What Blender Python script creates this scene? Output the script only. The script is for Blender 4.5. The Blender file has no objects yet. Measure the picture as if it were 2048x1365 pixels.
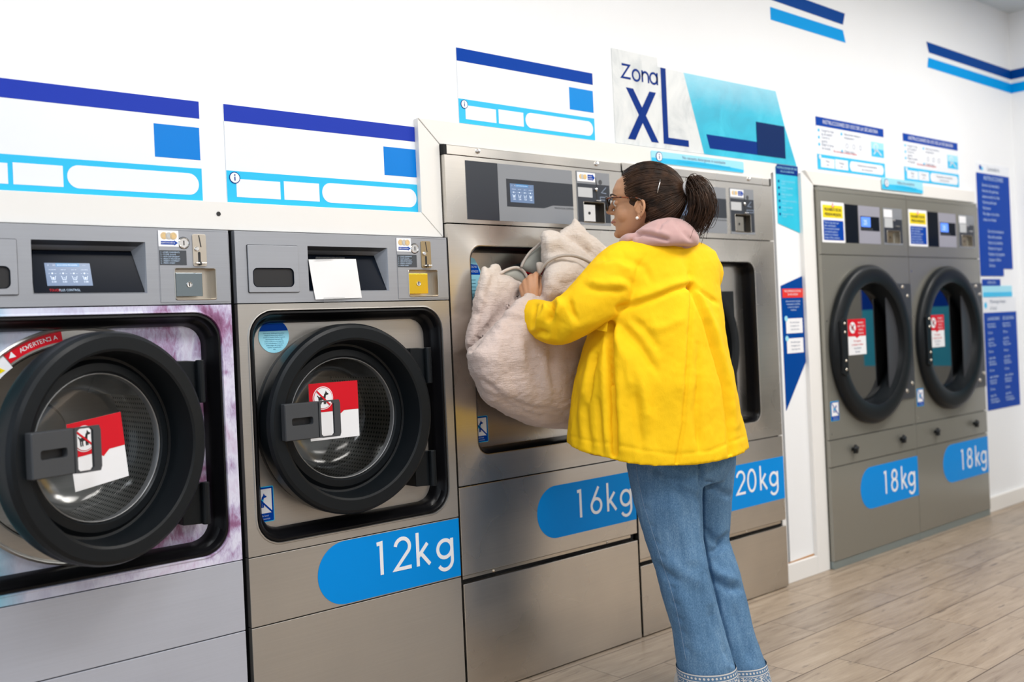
import bpy, bmesh, math, random
from mathutils import Vector, Matrix, noise
random.seed(7)
SC = bpy.context.scene
COL = SC.collection
PI = math.pi
H = 1.155            # eye height of the camera
D = 2.5              # camera distance from the machine fronts (plane Y = 0)

# ------------------------------------------------------------------ materials
def mat(name, base=(0.5, 0.5, 0.5), rough=0.5, metal=0.0, spec=0.5, emit=None, estr=0.0, coat=0.0):
    m = bpy.data.materials.new(name); m.use_nodes = True
    b = m.node_tree.nodes['Principled BSDF']
    b.inputs['Base Color'].default_value = (*base, 1)
    b.inputs['Roughness'].default_value = rough
    b.inputs['Metallic'].default_value = metal
    b.inputs['Specular IOR Level'].default_value = spec
    b.inputs['Coat Weight'].default_value = coat
    if emit:
        b.inputs['Emission Color'].default_value = (*emit, 1); b.inputs['Emission Strength'].default_value = estr
    return m
def nd(m, t, **kw):
    n = m.node_tree.nodes.new(t)
    for k, v in kw.items():
        setattr(n, k, v)
    return n
def lk(m, a, b): m.node_tree.links.new(a, b)
def bsdf(m): return m.node_tree.nodes['Principled BSDF']
def ramp(m, stops, interp='LINEAR'):
    r = nd(m, 'ShaderNodeValToRGB'); cr = r.color_ramp; cr.interpolation = interp
    while len(cr.elements) < len(stops): cr.elements.new(0.5)
    for e, (p, c) in zip(cr.elements, stops):
        e.position = p; e.color = (*c, 1) if len(c) == 3 else c
    return r
def coords(m, scale=(1, 1, 1), kind='Object', loc=(0, 0, 0), rot=(0, 0, 0)):
    tc = nd(m, 'ShaderNodeTexCoord'); mp = nd(m, 'ShaderNodeMapping')
    mp.inputs['Scale'].default_value = scale; mp.inputs['Location'].default_value = loc; mp.inputs['Rotation'].default_value = rot
    lk(m, tc.outputs[kind], mp.inputs['Vector']); return mp.outputs['Vector']
def noise_n(m, vec, scale=5.0, detail=4.0, rough=0.5, dist=0.0):
    n = nd(m, 'ShaderNodeTexNoise')
    n.inputs['Scale'].default_value = scale; n.inputs['Detail'].default_value = detail
    n.inputs['Roughness'].default_value = rough; n.inputs['Distortion'].default_value = dist
    lk(m, vec, n.inputs['Vector']); return n
def bump(m, height, strength=0.2, dist=0.01, inp='Normal'):
    b = nd(m, 'ShaderNodeBump'); b.inputs['Strength'].default_value = strength; b.inputs['Distance'].default_value = dist
    lk(m, height, b.inputs['Height']); lk(m, b.outputs['Normal'], bsdf(m).inputs[inp]); return b
def math_n(m, op, a, b=None, c=None):
    n = nd(m, 'ShaderNodeMath', operation=op)
    for i, v in enumerate((a, b, c)):
        if v is None: continue
        if isinstance(v, (int, float)): n.inputs[i].default_value = v
        else: lk(m, v, n.inputs[i])
    return n.outputs[0]
def mixc(m, fac, a, b, blend='MIX'):
    n = nd(m, 'ShaderNodeMix', data_type='RGBA', blend_type=blend)
    for s, v in ((n.inputs['Factor'], fac), (n.inputs['A'], a), (n.inputs['B'], b)):
        if isinstance(v, (int, float)): s.default_value = v
        elif isinstance(v, tuple): s.default_value = (*v, 1)
        else: lk(m, v, s)
    return n.outputs['Result']

def steel(name, base, rough, metal=1.0, var=0.12, brush=0.06, warm=(1.0, 0.93, 0.84)):
    """brushed sheet steel: fine horizontal grain, cloudy smudges, slight wobble of the sheet"""
    m = mat(name, base, rough, metal)
    v = coords(m, (3, 3, 260)); g = noise_n(m, v, 1.0, 3.0)
    v2 = coords(m, (1, 1, 1)); cl = noise_n(m, v2, 2.6, 3.0, 0.5)
    d = tuple(c * (1 - var) for c in base); w = tuple(min(1, c * (1 + var) * k) for c, k in zip(base, warm))
    r = ramp(m, [(0.3, d), (0.7, w)]); lk(m, cl.outputs['Fac'], r.inputs['Fac'])
    gr = ramp(m, [(0.3, (0.965, 0.965, 0.965)), (0.7, (1.02, 1.02, 1.02))]); lk(m, g.outputs['Fac'], gr.inputs['Fac'])
    lk(m, mixc(m, 1.0, r.outputs['Color'], gr.outputs['Color'], 'MULTIPLY'), bsdf(m).inputs['Base Color'])
    rr = math_n(m, 'MULTIPLY_ADD', cl.outputs['Fac'], 0.22, rough - 0.11); lk(m, rr, bsdf(m).inputs['Roughness'])
    bump(m, noise_n(m, v2, 1.6, 0.0).outputs['Fac'], 0.05, 0.012)
    return m

M = {}
M['steel_warm'] = steel('stainless_warm', (0.64, 0.618, 0.585), 0.28, 1.0, .09, .05, (1, .97, .93))
M['steel_grey'] = steel('stainless_satin_grey', (0.50, 0.487, 0.468), 0.37, 0.85, 0.06, .04, (1, .97, .93))
M['silver_paint'] = steel('silver_grey_paint', (0.36, 0.375, 0.41), 0.42, 0.55, 0.04, 0.02, (1, 1, 1))
M['dryer_paint'] = mat('dryer_grey_metallic', (0.30, 0.295, 0.262), 0.27, 0.55)
M['silver_light'] = steel('silver_paint_daylight_tint', (0.49, 0.51, 0.58), 0.42, 0.3, 0.04, 0.02, (1, 1, 1))  # pale silver with bluish daylight from the left mixed into the base
M['chrome'] = mat('chrome', (0.82, 0.8, 0.78), 0.12, 1.0)
M['chrome_dull'] = mat('nickel_plate', (0.62, 0.56, 0.48), 0.3, 1.0)
M['brass_dark'] = mat('brass_plate', (0.42, 0.33, 0.2), 0.34, 1.0)
M['gold'] = mat('gold_reflective_flap', (0.95, 0.62, 0.05), 0.2, 1.0)
M['black_plastic'] = mat('black_plastic', (0.006, 0.008, 0.010), 0.36, 0, .22)
M['rubber'] = mat('black_rubber', (0.004, 0.004, 0.005), 0.3, 0, .2)
M['cabinet_black'] = mat('cabinet_shadow_black', (0.004, 0.004, 0.005), 0.8)
M['dark_glass'] = mat('black_screen_glass', (0.004, 0.007, 0.014), 0.22, 0, .07)
M['dark_grey'] = mat('dark_grey_plastic', (0.045, 0.048, 0.055), 0.4)
M['latch_grey'] = mat('latch_grey_plastic', (0.055, 0.058, 0.063), 0.42, 0, .3)
M['rim_grey'] = mat('glass_edge_grey', (0.22, 0.225, 0.23), 0.3, .6)
M['navy_overlay'] = mat('overlay_navy_black', (0.016, 0.021, 0.032), 0.35)
M['grey_overlay'] = mat('overlay_mid_grey', (0.22, 0.235, 0.26), 0.38)
M['white_print'] = mat('white_print', (0.86, 0.87, 0.9), 0.35)
M['poster_white'] = mat('poster_white', (0.80, 0.83, 0.88), 0.25)
M['navy'] = mat('navy_print', (0.0, 0.028, 0.22), 0.45, 0, .06)
M['navy2'] = mat('deep_blue_print', (0.0, 0.05, 0.36), 0.45, 0, .06)
M['indigo'] = mat('indigo_print', (0.018, 0.045, 0.41), 0.4, 0, .1)
M['blue'] = mat('sign_blue_print', (0.0, 0.20, 0.66), 0.35, 0, .2)
M['kgblue'] = mat('decal_blue', (0.0, 0.25, 0.72), 0.36, 0, .12)
M['cyan'] = mat('cyan_print', (0.03, 0.50, 0.82), 0.35, 0, .2)
M['cyan_lt'] = mat('light_cyan_print', (0.32, 0.72, 0.88), 0.3)
M['stripe_dark'] = mat('stripe_dark_blue', (0.0, 0.055, 0.29), 0.5, 0, .05)
M['stripe_light'] = mat('stripe_light_blue', (0.0, 0.32, 0.78), 0.5, 0, .05)
M['red'] = mat('red_print', (0.64, 0.008, 0.02), 0.35, 0, .2)
M['red_sign'] = mat('signal_red_print', (0.75, 0.03, 0.02), 0.3)
M['ink'] = mat('black_ink', (0.01, 0.01, 0.012), 0.5)
M['text_grey'] = mat('grey_text', (0.2, 0.25, 0.34), 0.5)
M['text_teal'] = mat('teal_text', (0.01, 0.14, 0.25), 0.5)
M['text_cyan'] = mat('cyan_text', (0.0, 0.5, 0.78), 0.5)
M['text_pale'] = mat('pale_text', (0.5, 0.65, 0.85), 0.5)
M['yellow'] = mat('yellow_print', (0.92, 0.72, 0.0), 0.3)
M['coin_gold'] = mat('coin_gold_print', (0.72, 0.5, 0.22), 0.35)
M['coin_silver'] = mat('coin_silver_print', (0.50, 0.52, 0.54), 0.35)
M['flap_dark'] = mat('dark_mirror_flap', (0.20, 0.24, 0.26), 0.14, 1.0)
M['lcd'] = mat('lcd_blue_grey', (0.02, 0.03, 0.05), 0.2, emit=(0.20, 0.30, 0.50), estr=0.75)
M['lcd_band'] = mat('lcd_header_blue', (0.02, 0.03, 0.05), 0.2, emit=(0.10, 0.33, 0.66), estr=0.8)
M['lcd_ink'] = mat('lcd_white_ink', (0.3, 0.3, 0.3), 0.2, emit=(0.66, 0.8, 1.0), estr=0.9)
M['lcd_blue'] = mat('lcd_bright_blue', (0.02, 0.03, 0.05), 0.2, emit=(0.10, 0.26, 1.0), estr=1.5)
M['plate_label'] = mat('dark_label', (0.055, 0.062, 0.072), 0.25)
M['paper'] = mat('white_paper', (0.86, 0.86, 0.87), 0.6)
M['tape'] = mat('clear_tape', (0.35, 0.36, 0.38), 0.1)
M['zinc'] = mat('galvanised_plinth', (0.28, 0.33, 0.33), 0.45, 0.6)

def mk_wall(name, base, b=0.05):
    m = mat(name, base, 0.55)
    v = coords(m); n = noise_n(m, v, 90, 4); n2 = noise_n(m, v, 1.3, 3)
    r = ramp(m, [(0.3, tuple(c * 0.97 for c in base)), (0.7, base)]); lk(m, n2.outputs['Fac'], r.inputs['Fac'])
    lk(m, r.outputs['Color'], bsdf(m).inputs['Base Color']); bump(m, n.outputs['Fac'], b, 0.003)
    return m
M['wall'] = mk_wall('white_wall_paint', (0.86, 0.878, 0.90))
M['trim'] = mk_wall('cream_white_board', (0.80, 0.785, 0.755), 0.03)
M['ceiling'] = mk_wall('ceiling_paint', (0.62, 0.68, 0.72), 0.04)

def mk_pillar():
    m = mk_wall('pillar_white_board', (0.82, 0.815, 0.80), 0.03); return m
M['pillar'] = mk_pillar()

def mk_floor():
    m = mat('wood_look_planks', (0.4, 0.34, 0.27), 0.34)
    tc = nd(m, 'ShaderNodeTexCoord'); sp = nd(m, 'ShaderNodeSeparateXYZ'); lk(m, tc.outputs['Object'], sp.inputs[0])
    X, Y = sp.outputs[0], sp.outputs[1]
    rowf = math_n(m, 'DIVIDE', math_n(m, 'SUBTRACT', -0.028, Y), 0.2045)
    row = math_n(m, 'FLOOR', rowf)
    xs = math_n(m, 'SUBTRACT', math_n(m, 'SUBTRACT', X, 0.535), math_n(m, 'MULTIPLY', row, 0.2067))
    colf = math_n(m, 'DIVIDE', xs, 0.62); col = math_n(m, 'FLOOR', colf)
    fr = math_n(m, 'FRACT', rowf); fc = math_n(m, 'FRACT', colf)
    e1 = math_n(m, 'MULTIPLY', math_n(m, 'MINIMUM', fr, math_n(m, 'SUBTRACT', 1.0, fr)), 0.2045)
    e2 = math_n(m, 'MULTIPLY', math_n(m, 'MINIMUM', fc, math_n(m, 'SUBTRACT', 1.0, fc)), 0.62)
    e = math_n(m, 'MINIMUM', e1, math_n(m, 'MULTIPLY', e2, 1.6))
    gap = math_n(m, 'SMOOTH_MIN', math_n(m, 'DIVIDE', e, 0.0045), 1.0, 0.1)
    gap = math_n(m, 'MAXIMUM', gap, 0.0)
    cv = nd(m, 'ShaderNodeCombineXYZ'); lk(m, row, cv.inputs[0]); lk(m, col, cv.inputs[1])
    wn = nd(m, 'ShaderNodeTexWhiteNoise'); lk(m, cv.outputs[0], wn.inputs['Vector'])
    ov = nd(m, 'ShaderNodeVectorMath', operation='MULTIPLY_ADD')
    lk(m, wn.outputs['Color'], ov.inputs[0]); ov.inputs[1].default_value = (7, 7, 7)
    st = nd(m, 'ShaderNodeVectorMath', operation='MULTIPLY'); lk(m, tc.outputs['Object'], st.inputs[0]); st.inputs[1].default_value = (1.5, 13, 1)
    lk(m, st.outputs[0], ov.inputs[2])
    g = noise_n(m, ov.outputs[0], 2.2, 9, 0.62, 0.9)
    st2 = nd(m, 'ShaderNodeVectorMath', operation='MULTIPLY'); lk(m, tc.outputs['Object'], st2.inputs[0]); st2.inputs[1].default_value = (3.2, 70, 1)
    fine = noise_n(m, st2.outputs[0], 2.0, 5, 0.6)
    st3 = nd(m, 'ShaderNodeVectorMath', operation='MULTIPLY_ADD'); lk(m, tc.outputs['Object'], st3.inputs[0]); st3.inputs[1].default_value = (4.0, 11, 1); lk(m, ov.outputs[0], st3.inputs[2])
    kn = noise_n(m, st3.outputs[0], 1.6, 3, 0.5)
    r = ramp(m, [(0.28, (0.165, 0.12, 0.085)), (0.42, (0.315, 0.245, 0.18)), (0.62, (0.405, 0.325, 0.248)), (0.8, (0.47, 0.405, 0.33))])
    lk(m, g.outputs['Fac'], r.inputs['Fac'])
    c1 = mixc(m, math_n(m, 'MULTIPLY', fine.outputs['Fac'], 0.42), r.outputs['Color'], (0.25, 0.2, 0.16))
    tone = ramp(m, [(0.0, (0.93, 0.93, 0.94)), (0.5, (1.0, 0.985, 0.96)), (1.0, (1.07, 1.05, 1.01))]); lk(m, wn.outputs['Value'], tone.inputs['Fac'])
    c2 = mixc(m, 1.0, c1, tone.outputs['Color'], 'MULTIPLY')
    kr = ramp(m, [(0.27, (0.5, 0.5, 0.52)), (0.36, (1, 1, 1))]); lk(m, kn.outputs['Fac'], kr.inputs['Fac'])
    c3 = mixc(m, 1.0, c2, kr.outputs['Color'], 'MULTIPLY')
    gr = ramp(m, [(0.0, (0.22, 0.18, 0.15)), (0.85, (1, 1, 1))]); lk(m, gap, gr.inputs['Fac'])
    lk(m, mixc(m, 1.0, c3, gr.outputs['Color'], 'MULTIPLY'), bsdf(m).inputs['Base Color'])
    lk(m, math_n(m, 'MULTIPLY_ADD', fine.outputs['Fac'], 0.2, 0.27), bsdf(m).inputs['Roughness'])
    bump(m, math_n(m, 'ADD', gap, math_n(m, 'MULTIPLY', fine.outputs['Fac'], 0.15)), 0.25, 0.002)
    return m
M['floor'] = mk_floor()

def mk_photo_wrap():
    """the printed furry photograph wrapped round the first washer: whites, lilacs, plum patches, turquoise at the left"""
    m = mat('printed_fur_wrap', (0.8, 0.75, 0.85), 0.3)
    v = coords(m, (1, 1, 1), loc=(0.3, 0, 0.1))
    big = noise_n(m, v, 5.5, 3, 0.55, 0.8)
    vs = coords(m, (26, 4, 9), rot=(0, 0.9, 0)); hair = noise_n(m, vs, 4.0, 6, 0.7, 0.6)
    r = ramp(m, [(0.33, (0.13, 0.03, 0.09)), (0.41, (0.30, 0.14, 0.27)), (0.47, (0.47, 0.40, 0.58)), (0.54, (0.70, 0.69, 0.82)), (0.62, (0.60, 0.52, 0.68)), (0.72, (0.38, 0.16, 0.28))])
    f = math_n(m, 'ADD', math_n(m, 'MULTIPLY', big.outputs['Fac'], 0.72), math_n(m, 'MULTIPLY', hair.outputs['Fac'], 0.28))
    lk(m, f, r.inputs['Fac'])
    sp = nd(m, 'ShaderNodeSeparateXYZ'); tc = nd(m, 'ShaderNodeTexCoord'); lk(m, tc.outputs['Object'], sp.inputs[0])
    # paler towards the middle top, turquoise at the far left
    w = nd(m, 'ShaderNodeMapRange'); w.inputs['From Min'].default_value = 0.50; w.inputs['From Max'].default_value = 0.30
    lk(m, sp.outputs[0], w.inputs['Value'])
    c = mixc(m, math_n(m, 'MULTIPLY', w.outputs[0], 0.65), r.outputs['Color'], (0.64, 0.68, 0.82))
    w2 = nd(m, 'ShaderNodeMapRange'); w2.inputs['From Min'].default_value = 0.24; w2.inputs['From Max'].default_value = 0.13
    lk(m, math_n(m, 'ADD', sp.outputs[0], math_n(m, 'MULTIPLY', big.outputs['Fac'], 0.12)), w2.inputs['Value'])
    c = mixc(m, w2.outputs[0], c, (0.12, 0.55, 0.70))
    lk(m, c, bsdf(m).inputs['Base Color'])
    return m
M['wrap'] = mk_photo_wrap()

def mk_glass(name, tint=(0.93, 0.95, 0.95), gloss=0.10, fres=0.3, rough=0.03):
    m = bpy.data.materials.new(name); m.use_nodes = True; nt = m.node_tree
    nt.nodes.remove(nt.nodes['Principled BSDF'])
    out = nt.nodes['Material Output']
    t = nd(m, 'ShaderNodeBsdfTransparent'); t.inputs[0].default_value = (*tint, 1)
    g = nd(m, 'ShaderNodeBsdfGlossy'); g.inputs['Roughness'].default_value = rough
    lw = nd(m, 'ShaderNodeLayerWeight'); lw.inputs[0].default_value = 0.35
    mx = nd(m, 'ShaderNodeMixShader')
    lk(m, math_n(m, 'MULTIPLY_ADD', lw.outputs['Fresnel'], fres, gloss), mx.inputs[0])
    lk(m, t.outputs[0], mx.inputs[1]); lk(m, g.outputs[0], mx.inputs[2]); lk(m, mx.outputs[0], out.inputs[0])
    return m
M['glass'] = mk_glass('door_glass', (0.78, 0.81, 0.82), 0.03, 0.20, 0.14)
M['lens'] = mk_glass('spectacle_lens', (0.97, 0.97, 0.97), 0.03)
M['dryer_glass'] = mk_glass('dryer_door_glass', (0.16, 0.165, 0.155), 0.22, 0.35, 0.02)

def mk_drum():
    m = mat('perforated_drum', (0.35, 0.34, 0.33), 0.35, 1.0)
    tc = nd(m, 'ShaderNodeTexCoord'); sp = nd(m, 'ShaderNodeSeparateXYZ'); lk(m, tc.outputs['UV'], sp.inputs[0])
    u = math_n(m, 'MULTIPLY', sp.outputs[0], 110.0); v = math_n(m, 'MULTIPLY', sp.outputs[1], 30.0)
    fu = math_n(m, 'SUBTRACT', math_n(m, 'FRACT', u), 0.5); fv = math_n(m, 'SUBTRACT', math_n(m, 'FRACT', v), 0.5)
    d = math_n(m, 'ADD', math_n(m, 'MULTIPLY', fu, fu), math_n(m, 'MULTIPLY', fv, fv))
    r = ramp(m, [(0.06, (0.01, 0.01, 0.01)), (0.09, (0.42, 0.40, 0.37))]); lk(m, d, r.inputs['Fac'])
    lk(m, r.outputs['Color'], bsdf(m).inputs['Base Color'])
    return m
M['drum'] = mk_drum()

def mk_paper_photo(name, cols, scale=6, stretch=(1, 1, 1), dist=1.2):
    m = mat(name, cols[0], 0.35); v = coords(m, stretch)
    n = noise_n(m, v, scale, 6, 0.6, dist)
    r = ramp(m, [(0.3 + 0.4 * i / (len(cols) - 1), c) for i, c in enumerate(cols)]); lk(m, n.outputs['Fac'], r.inputs['Fac'])
    lk(m, r.outputs['Color'], bsdf(m).inputs['Base Color']); return m
M['quilt_photo'] = mk_paper_photo('pale_quilt_photo_print', [(0.48, 0.52, 0.54), (0.66, 0.69, 0.70), (0.74, 0.76, 0.76)], 4, (1.6, 1, 0.9), 2.2)
M['teal_photo'] = mk_paper_photo('teal_fabric_photo_print', [(0.0, 0.37, 0.56), (0.0, 0.45, 0.65), (0.02, 0.53, 0.72)], 7, (1, 1, 1), 1.0)
def teal_fade():
    m = M['teal_photo']; b = bsdf(m).inputs['Base Color'].links[0].from_socket
    sp = nd(m, 'ShaderNodeSeparateXYZ'); tc = nd(m, 'ShaderNodeTexCoord'); lk(m, tc.outputs['Object'], sp.inputs[0])
    n = noise_n(m, coords(m, (3, 1, 7)), 3, 6, 0.7)
    w = nd(m, 'ShaderNodeMapRange'); w.inputs['From Min'].default_value = 0.24; w.inputs['From Max'].default_value = 0.36
    lk(m, math_n(m, 'ADD', sp.outputs[2], math_n(m, 'MULTIPLY', n.outputs['Fac'], 0.10)), w.inputs['Value'])
    lk(m, mixc(m, math_n(m, 'MULTIPLY', w.outputs[0], 0.42), b, (0.5, 0.76, 0.85)), bsdf(m).inputs['Base Color'])
teal_fade()
M['teal_flat'] = mk_paper_photo('teal_sign_print', [(0.0, 0.46, 0.68), (0.01, 0.54, 0.76)], 6)

# ------------------------------------------------------------------ mesh builder
class MB:
    def __init__(s): s.v = []; s.f = []; s.m = []; s.uv = {}
    def add(s, vs, fs, mi=0):
        o = len(s.v); s.v += [tuple(p) for p in vs]
        for f in fs: s.f.append(tuple(i + o for i in f)); s.m.append(mi)
        return o
    def box(s, x0, x1, y0, y1, z0, z1, mi=0):
        s.add([(x0, y0, z0), (x1, y0, z0), (x1, y1, z0), (x0, y1, z0), (x0, y0, z1), (x1, y0, z1), (x1, y1, z1), (x0, y1, z1)],
              [(0, 3, 2, 1), (4, 5, 6, 7), (0, 1, 5, 4), (1, 2, 6, 5), (2, 3, 7, 6), (3, 0, 4, 7)], mi)
    def prism(s, pts, y0, y1, mi=0):
        """(x, z) outline extruded from y0 (front) to y1 (back)"""
        n = len(pts)
        a = sum(pts[i][0] * pts[(i + 1) % n][1] - pts[(i + 1) % n][0] * pts[i][1] for i in range(n))
        if a < 0: pts = pts[::-1]
        vs = [(x, y0, z) for x, z in pts] + [(x, y1, z) for x, z in pts]
        fs = [tuple(range(n)), tuple(range(2 * n - 1, n - 1, -1))] + [(i, i + n, (i + 1) % n + n, (i + 1) % n) for i in range(n)]
        s.add(vs, fs, mi)
    def rect(s, x0, x1, z0, z1, y, mi=0, t=0.0006): s.prism([(x0, z0), (x1, z0), (x1, z1), (x0, z1)], y, y + t, mi)
    def rings(s, loops, mi=0, close=True, cap0=False, cap1=False):
        n = len(loops[0]); vs = [p for l in loops for p in l]; fs = []
        for k in range(len(loops) - 1):
            for i in range(n if close else n - 1):
                j = (i + 1) % n
                fs.append((k * n + i, k * n + j, (k + 1) * n + j, (k + 1) * n + i))
        if cap0: fs.append(tuple(range(n - 1, -1, -1)))
        if cap1: fs.append(tuple((len(loops) - 1) * n + i for i in range(n)))
        s.add(vs, fs, mi)
    def lathe(s, cx, cz, prof, seg=72, mi=0, sx=1.0):
        """profile of (radius, y) turned about the Y axis through (cx, cz)"""
        loops = []
        for r, y in prof:
            loops.append([(cx + r * sx * math.cos(2 * PI * i / seg), y, cz + r * math.sin(2 * PI * i / seg)) for i in range(seg)])
        s.rings(loops, mi)
    def tube(s, pts, r, seg=8, mi=0, caps=True, closed=False):
        pts = [Vector(p) for p in pts]; n = len(pts); rr = r if isinstance(r, (list, tuple)) else [r] * n
        loops = []; up = Vector((0, 0, 1)); prev = None
        for i, p in enumerate(pts):
            if closed: t = (pts[(i + 1) % n] - pts[i - 1])
            else: t = (pts[min(i + 1, n - 1)] - pts[max(i - 1, 0)])
            t.normalize()
            a = prev - t * prev.dot(t) if prev else (up if abs(t.z) < 0.9 else Vector((1, 0, 0))).cross(t)
            if a.length < 1e-6: a = Vector((1, 0, 0)).cross(t)
            a.normalize(); prev = a; b = t.cross(a)
            loops.append([tuple(p + (a * math.cos(2 * PI * k / seg) + b * math.sin(2 * PI * k / seg)) * rr[i]) for k in range(seg)])
        if closed: loops.append(loops[0])
        s.rings(loops, mi, True, caps and not closed, caps and not closed)
    def ribbon(s, pts, w, y, mi=0, t=0.0006, closed=False, tf=None):
        """flat stroke of width w along an (x, z) polyline with mitred joints"""
        n = len(pts); L = []; R = []
        for i in range(n):
            p = Vector(pts[i])
            a = Vector(pts[i - 1]) if (i > 0 or closed) else None
            b = Vector(pts[(i + 1) % n]) if (i < n - 1 or closed) else None
            d1 = (p - a).normalized() if a is not None else None; d2 = (b - p).normalized() if b is not None else None
            d1 = d1 or d2; d2 = d2 or d1
            n1 = Vector((-d1.y, d1.x)); n2 = Vector((-d2.y, d2.x)); mm = n1 + n2
            if mm.length < 0.3: mm = n1
            mm.normalize(); k = w / 2 / max(0.45, mm.dot(n1))
            L.append(p + mm * k); R.append(p - mm * k)
        for i in range(n if closed else n - 1):
            j = (i + 1) % n
            q = [R[i], R[j], L[j], L[i]]
            if tf: q = [tf(v) for v in q]
            s.prism([(v[0], v[1]) for v in q], y, y + t, mi)
    def disc(s, cx, cz, r, y, mi=0, seg=28, sx=1.0, t=0.0006):
        s.prism([(cx + r * sx * math.cos(2 * PI * i / seg), cz + r * math.sin(2 * PI * i / seg)) for i in range(seg)], y, y + t, mi)
    def frame(s, outer, inner, y0, y1, mi=0):
        """solid plate between two (x, z) loops of equal count, front face at y0"""
        n = len(outer)
        f = [(x, y0, z) for x, z in outer]; g = [(x, y0, z) for x, z in inner]
        fb = [(x, y1, z) for x, z in outer]; gb = [(x, y1, z) for x, z in inner]
        s.rings([f, g, gb, fb, f], mi)
    def text(s, body, x, z, size, y, mi=0, align='LEFT', sx=1.0, rot=0.0, t=0.0004, bold=0.0):
        v, f = text_mesh(body, size, align, sx, bold)
        c, sn = math.cos(rot), math.sin(rot)
        s.add([(x + a * c - b * sn, y, z + a * sn + b * c) for a, b in v], f, mi)
    def cutplate(s, X0, X1, Z0, Z1, holes, y0, y1, mi=0):
        """plate with rectangular holes"""
        xs = sorted({X0, X1, *[h[0] for h in holes], *[h[1] for h in holes]}); zs = sorted({Z0, Z1, *[h[2] for h in holes], *[h[3] for h in holes]})
        for i in range(len(xs) - 1):
            for j in range(len(zs) - 1):
                mx, mz = (xs[i] + xs[i + 1]) / 2, (zs[j] + zs[j + 1]) / 2
                if not any(h[0] < mx < h[1] and h[2] < mz < h[3] for h in holes): s.box(xs[i], xs[i + 1], y0, y1, zs[j], zs[j + 1], mi)
    def build(s, name, mats, parent=None, smooth=False, angle=None, bevel=0.0, loc=None):
        me = bpy.data.meshes.new(name); me.from_pydata(s.v, [], s.f)
        if not isinstance(mats, (list, tuple)): mats = [mats]
        for q in mats: me.materials.append(q)
        me.polygons.foreach_set('material_index', s.m)
        bm = bmesh.new(); bm.from_mesh(me); bmesh.ops.remove_doubles(bm, verts=bm.verts, dist=1e-6)
        if not s.f or True: bmesh.ops.recalc_face_normals(bm, faces=bm.faces)
        bm.to_mesh(me); bm.free()
        if smooth or angle:
            me.polygons.foreach_set('use_smooth', [True] * len(me.polygons))
            if angle: me.set_sharp_from_angle(angle=math.radians(angle))
        ob = bpy.data.objects.new(name, me); COL.objects.link(ob)
        if parent is not None: ob.parent = parent
        if loc: ob.location = loc
        if bevel:
            bv = ob.modifiers.new('edge', 'BEVEL'); bv.width = bevel; bv.segments = 2; bv.limit_method = 'ANGLE'; bv.angle_limit = math.radians(50)
        return ob
_TC = {}
def text_mesh(body, size, align='LEFT', sx=1.0, bold=0.0):
    key = (body, align, bold)
    if key not in _TC:
        cu = bpy.data.curves.new('t', 'FONT'); cu.body = body; cu.align_x = align; cu.size = 1.0; cu.resolution_u = 2; cu.offset = bold
        ob = bpy.data.objects.new('t', cu); COL.objects.link(ob)
        dg = bpy.context.evaluated_depsgraph_get(); me = bpy.data.meshes.new_from_object(ob.evaluated_get(dg))
        _TC[key] = ([(p.co.x, p.co.y) for p in me.vertices], [tuple(p.vertices) for p in me.polygons])
        bpy.data.objects.remove(ob); bpy.data.curves.remove(cu); bpy.data.meshes.remove(me)
    v, f = _TC[key]
    return [(a * size * sx, b * size) for a, b in v], f

def empty(name, label, cat, loc=(0, 0, 0), group=None):
    o = bpy.data.objects.new(name, None); COL.objects.link(o); o.location = loc; o.empty_display_size = 0.1
    return tag(o, label, cat, group)
def tag(o, label, cat, group=None):
    o['label'] = label; o['category'] = cat
    if group: o['group'] = group
    return o
def struct(o, label=None):
    o['kind'] = 'structure'
    if label: o['label'] = label
    return o

def rrect_r(hw, hh, r, th):
    """distance from the centre to a rounded rectangle's edge in direction th"""
    c, s_ = math.cos(th), math.sin(th); lo, hi = 0.0, hw + hh
    def sd(t):
        x = abs(c * t) - (hw - r); z = abs(s_ * t) - (hh - r)
        return math.hypot(max(x, 0), max(z, 0)) + min(max(x, z), 0) - r
    for _ in range(44):
        mid = (lo + hi) / 2
        if sd(mid) < 0: lo = mid
        else: hi = mid
    return lo
def angles(boxes, n=96):
    """angle set that meets every corner of every (hw, hh, r) box"""
    a = [2 * PI * i / n for i in range(n)]
    for hw, hh, r in boxes:
        for sx in (1, -1):
            for sz in (1, -1):
                for k in range(7):
                    q = PI / 2 * k / 6
                    a.append(math.atan2(sz * (hh - r + r * math.sin(q)), sx * (hw - r + r * math.cos(q))) % (2 * PI))
    a.sort(); out = [a[0]]
    for q in a[1:]:
        if q - out[-1] > 1e-4: out.append(q)
    return out
def rloop(cx, cz, hw, hh, r, A):
    return [(cx + math.cos(t) * rrect_r(hw, hh, r, t), cz + math.sin(t) * rrect_r(hw, hh, r, t)) for t in A]
def rloop_off(cx, cz, bx, bz, hw, hh, r, A):
    """rounded rectangle centred on (bx, bz) sampled in directions about (cx, cz) - via ray marching on its own centre"""
    out = []
    for t in A:
        lo, hi = 0.0, 4.0
        for _ in range(46):
            mid = (lo + hi) / 2; x = cx + math.cos(t) * mid - bx; z = cz + math.sin(t) * mid - bz
            qx = abs(x) - (hw - r); qz = abs(z) - (hh - r)
            d = math.hypot(max(qx, 0), max(qz, 0)) + min(max(qx, qz), 0) - r
            if d < 0: lo = mid
            else: hi = mid
        out.append((cx + math.cos(t) * lo, cz + math.sin(t) * lo))
    return out
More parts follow.
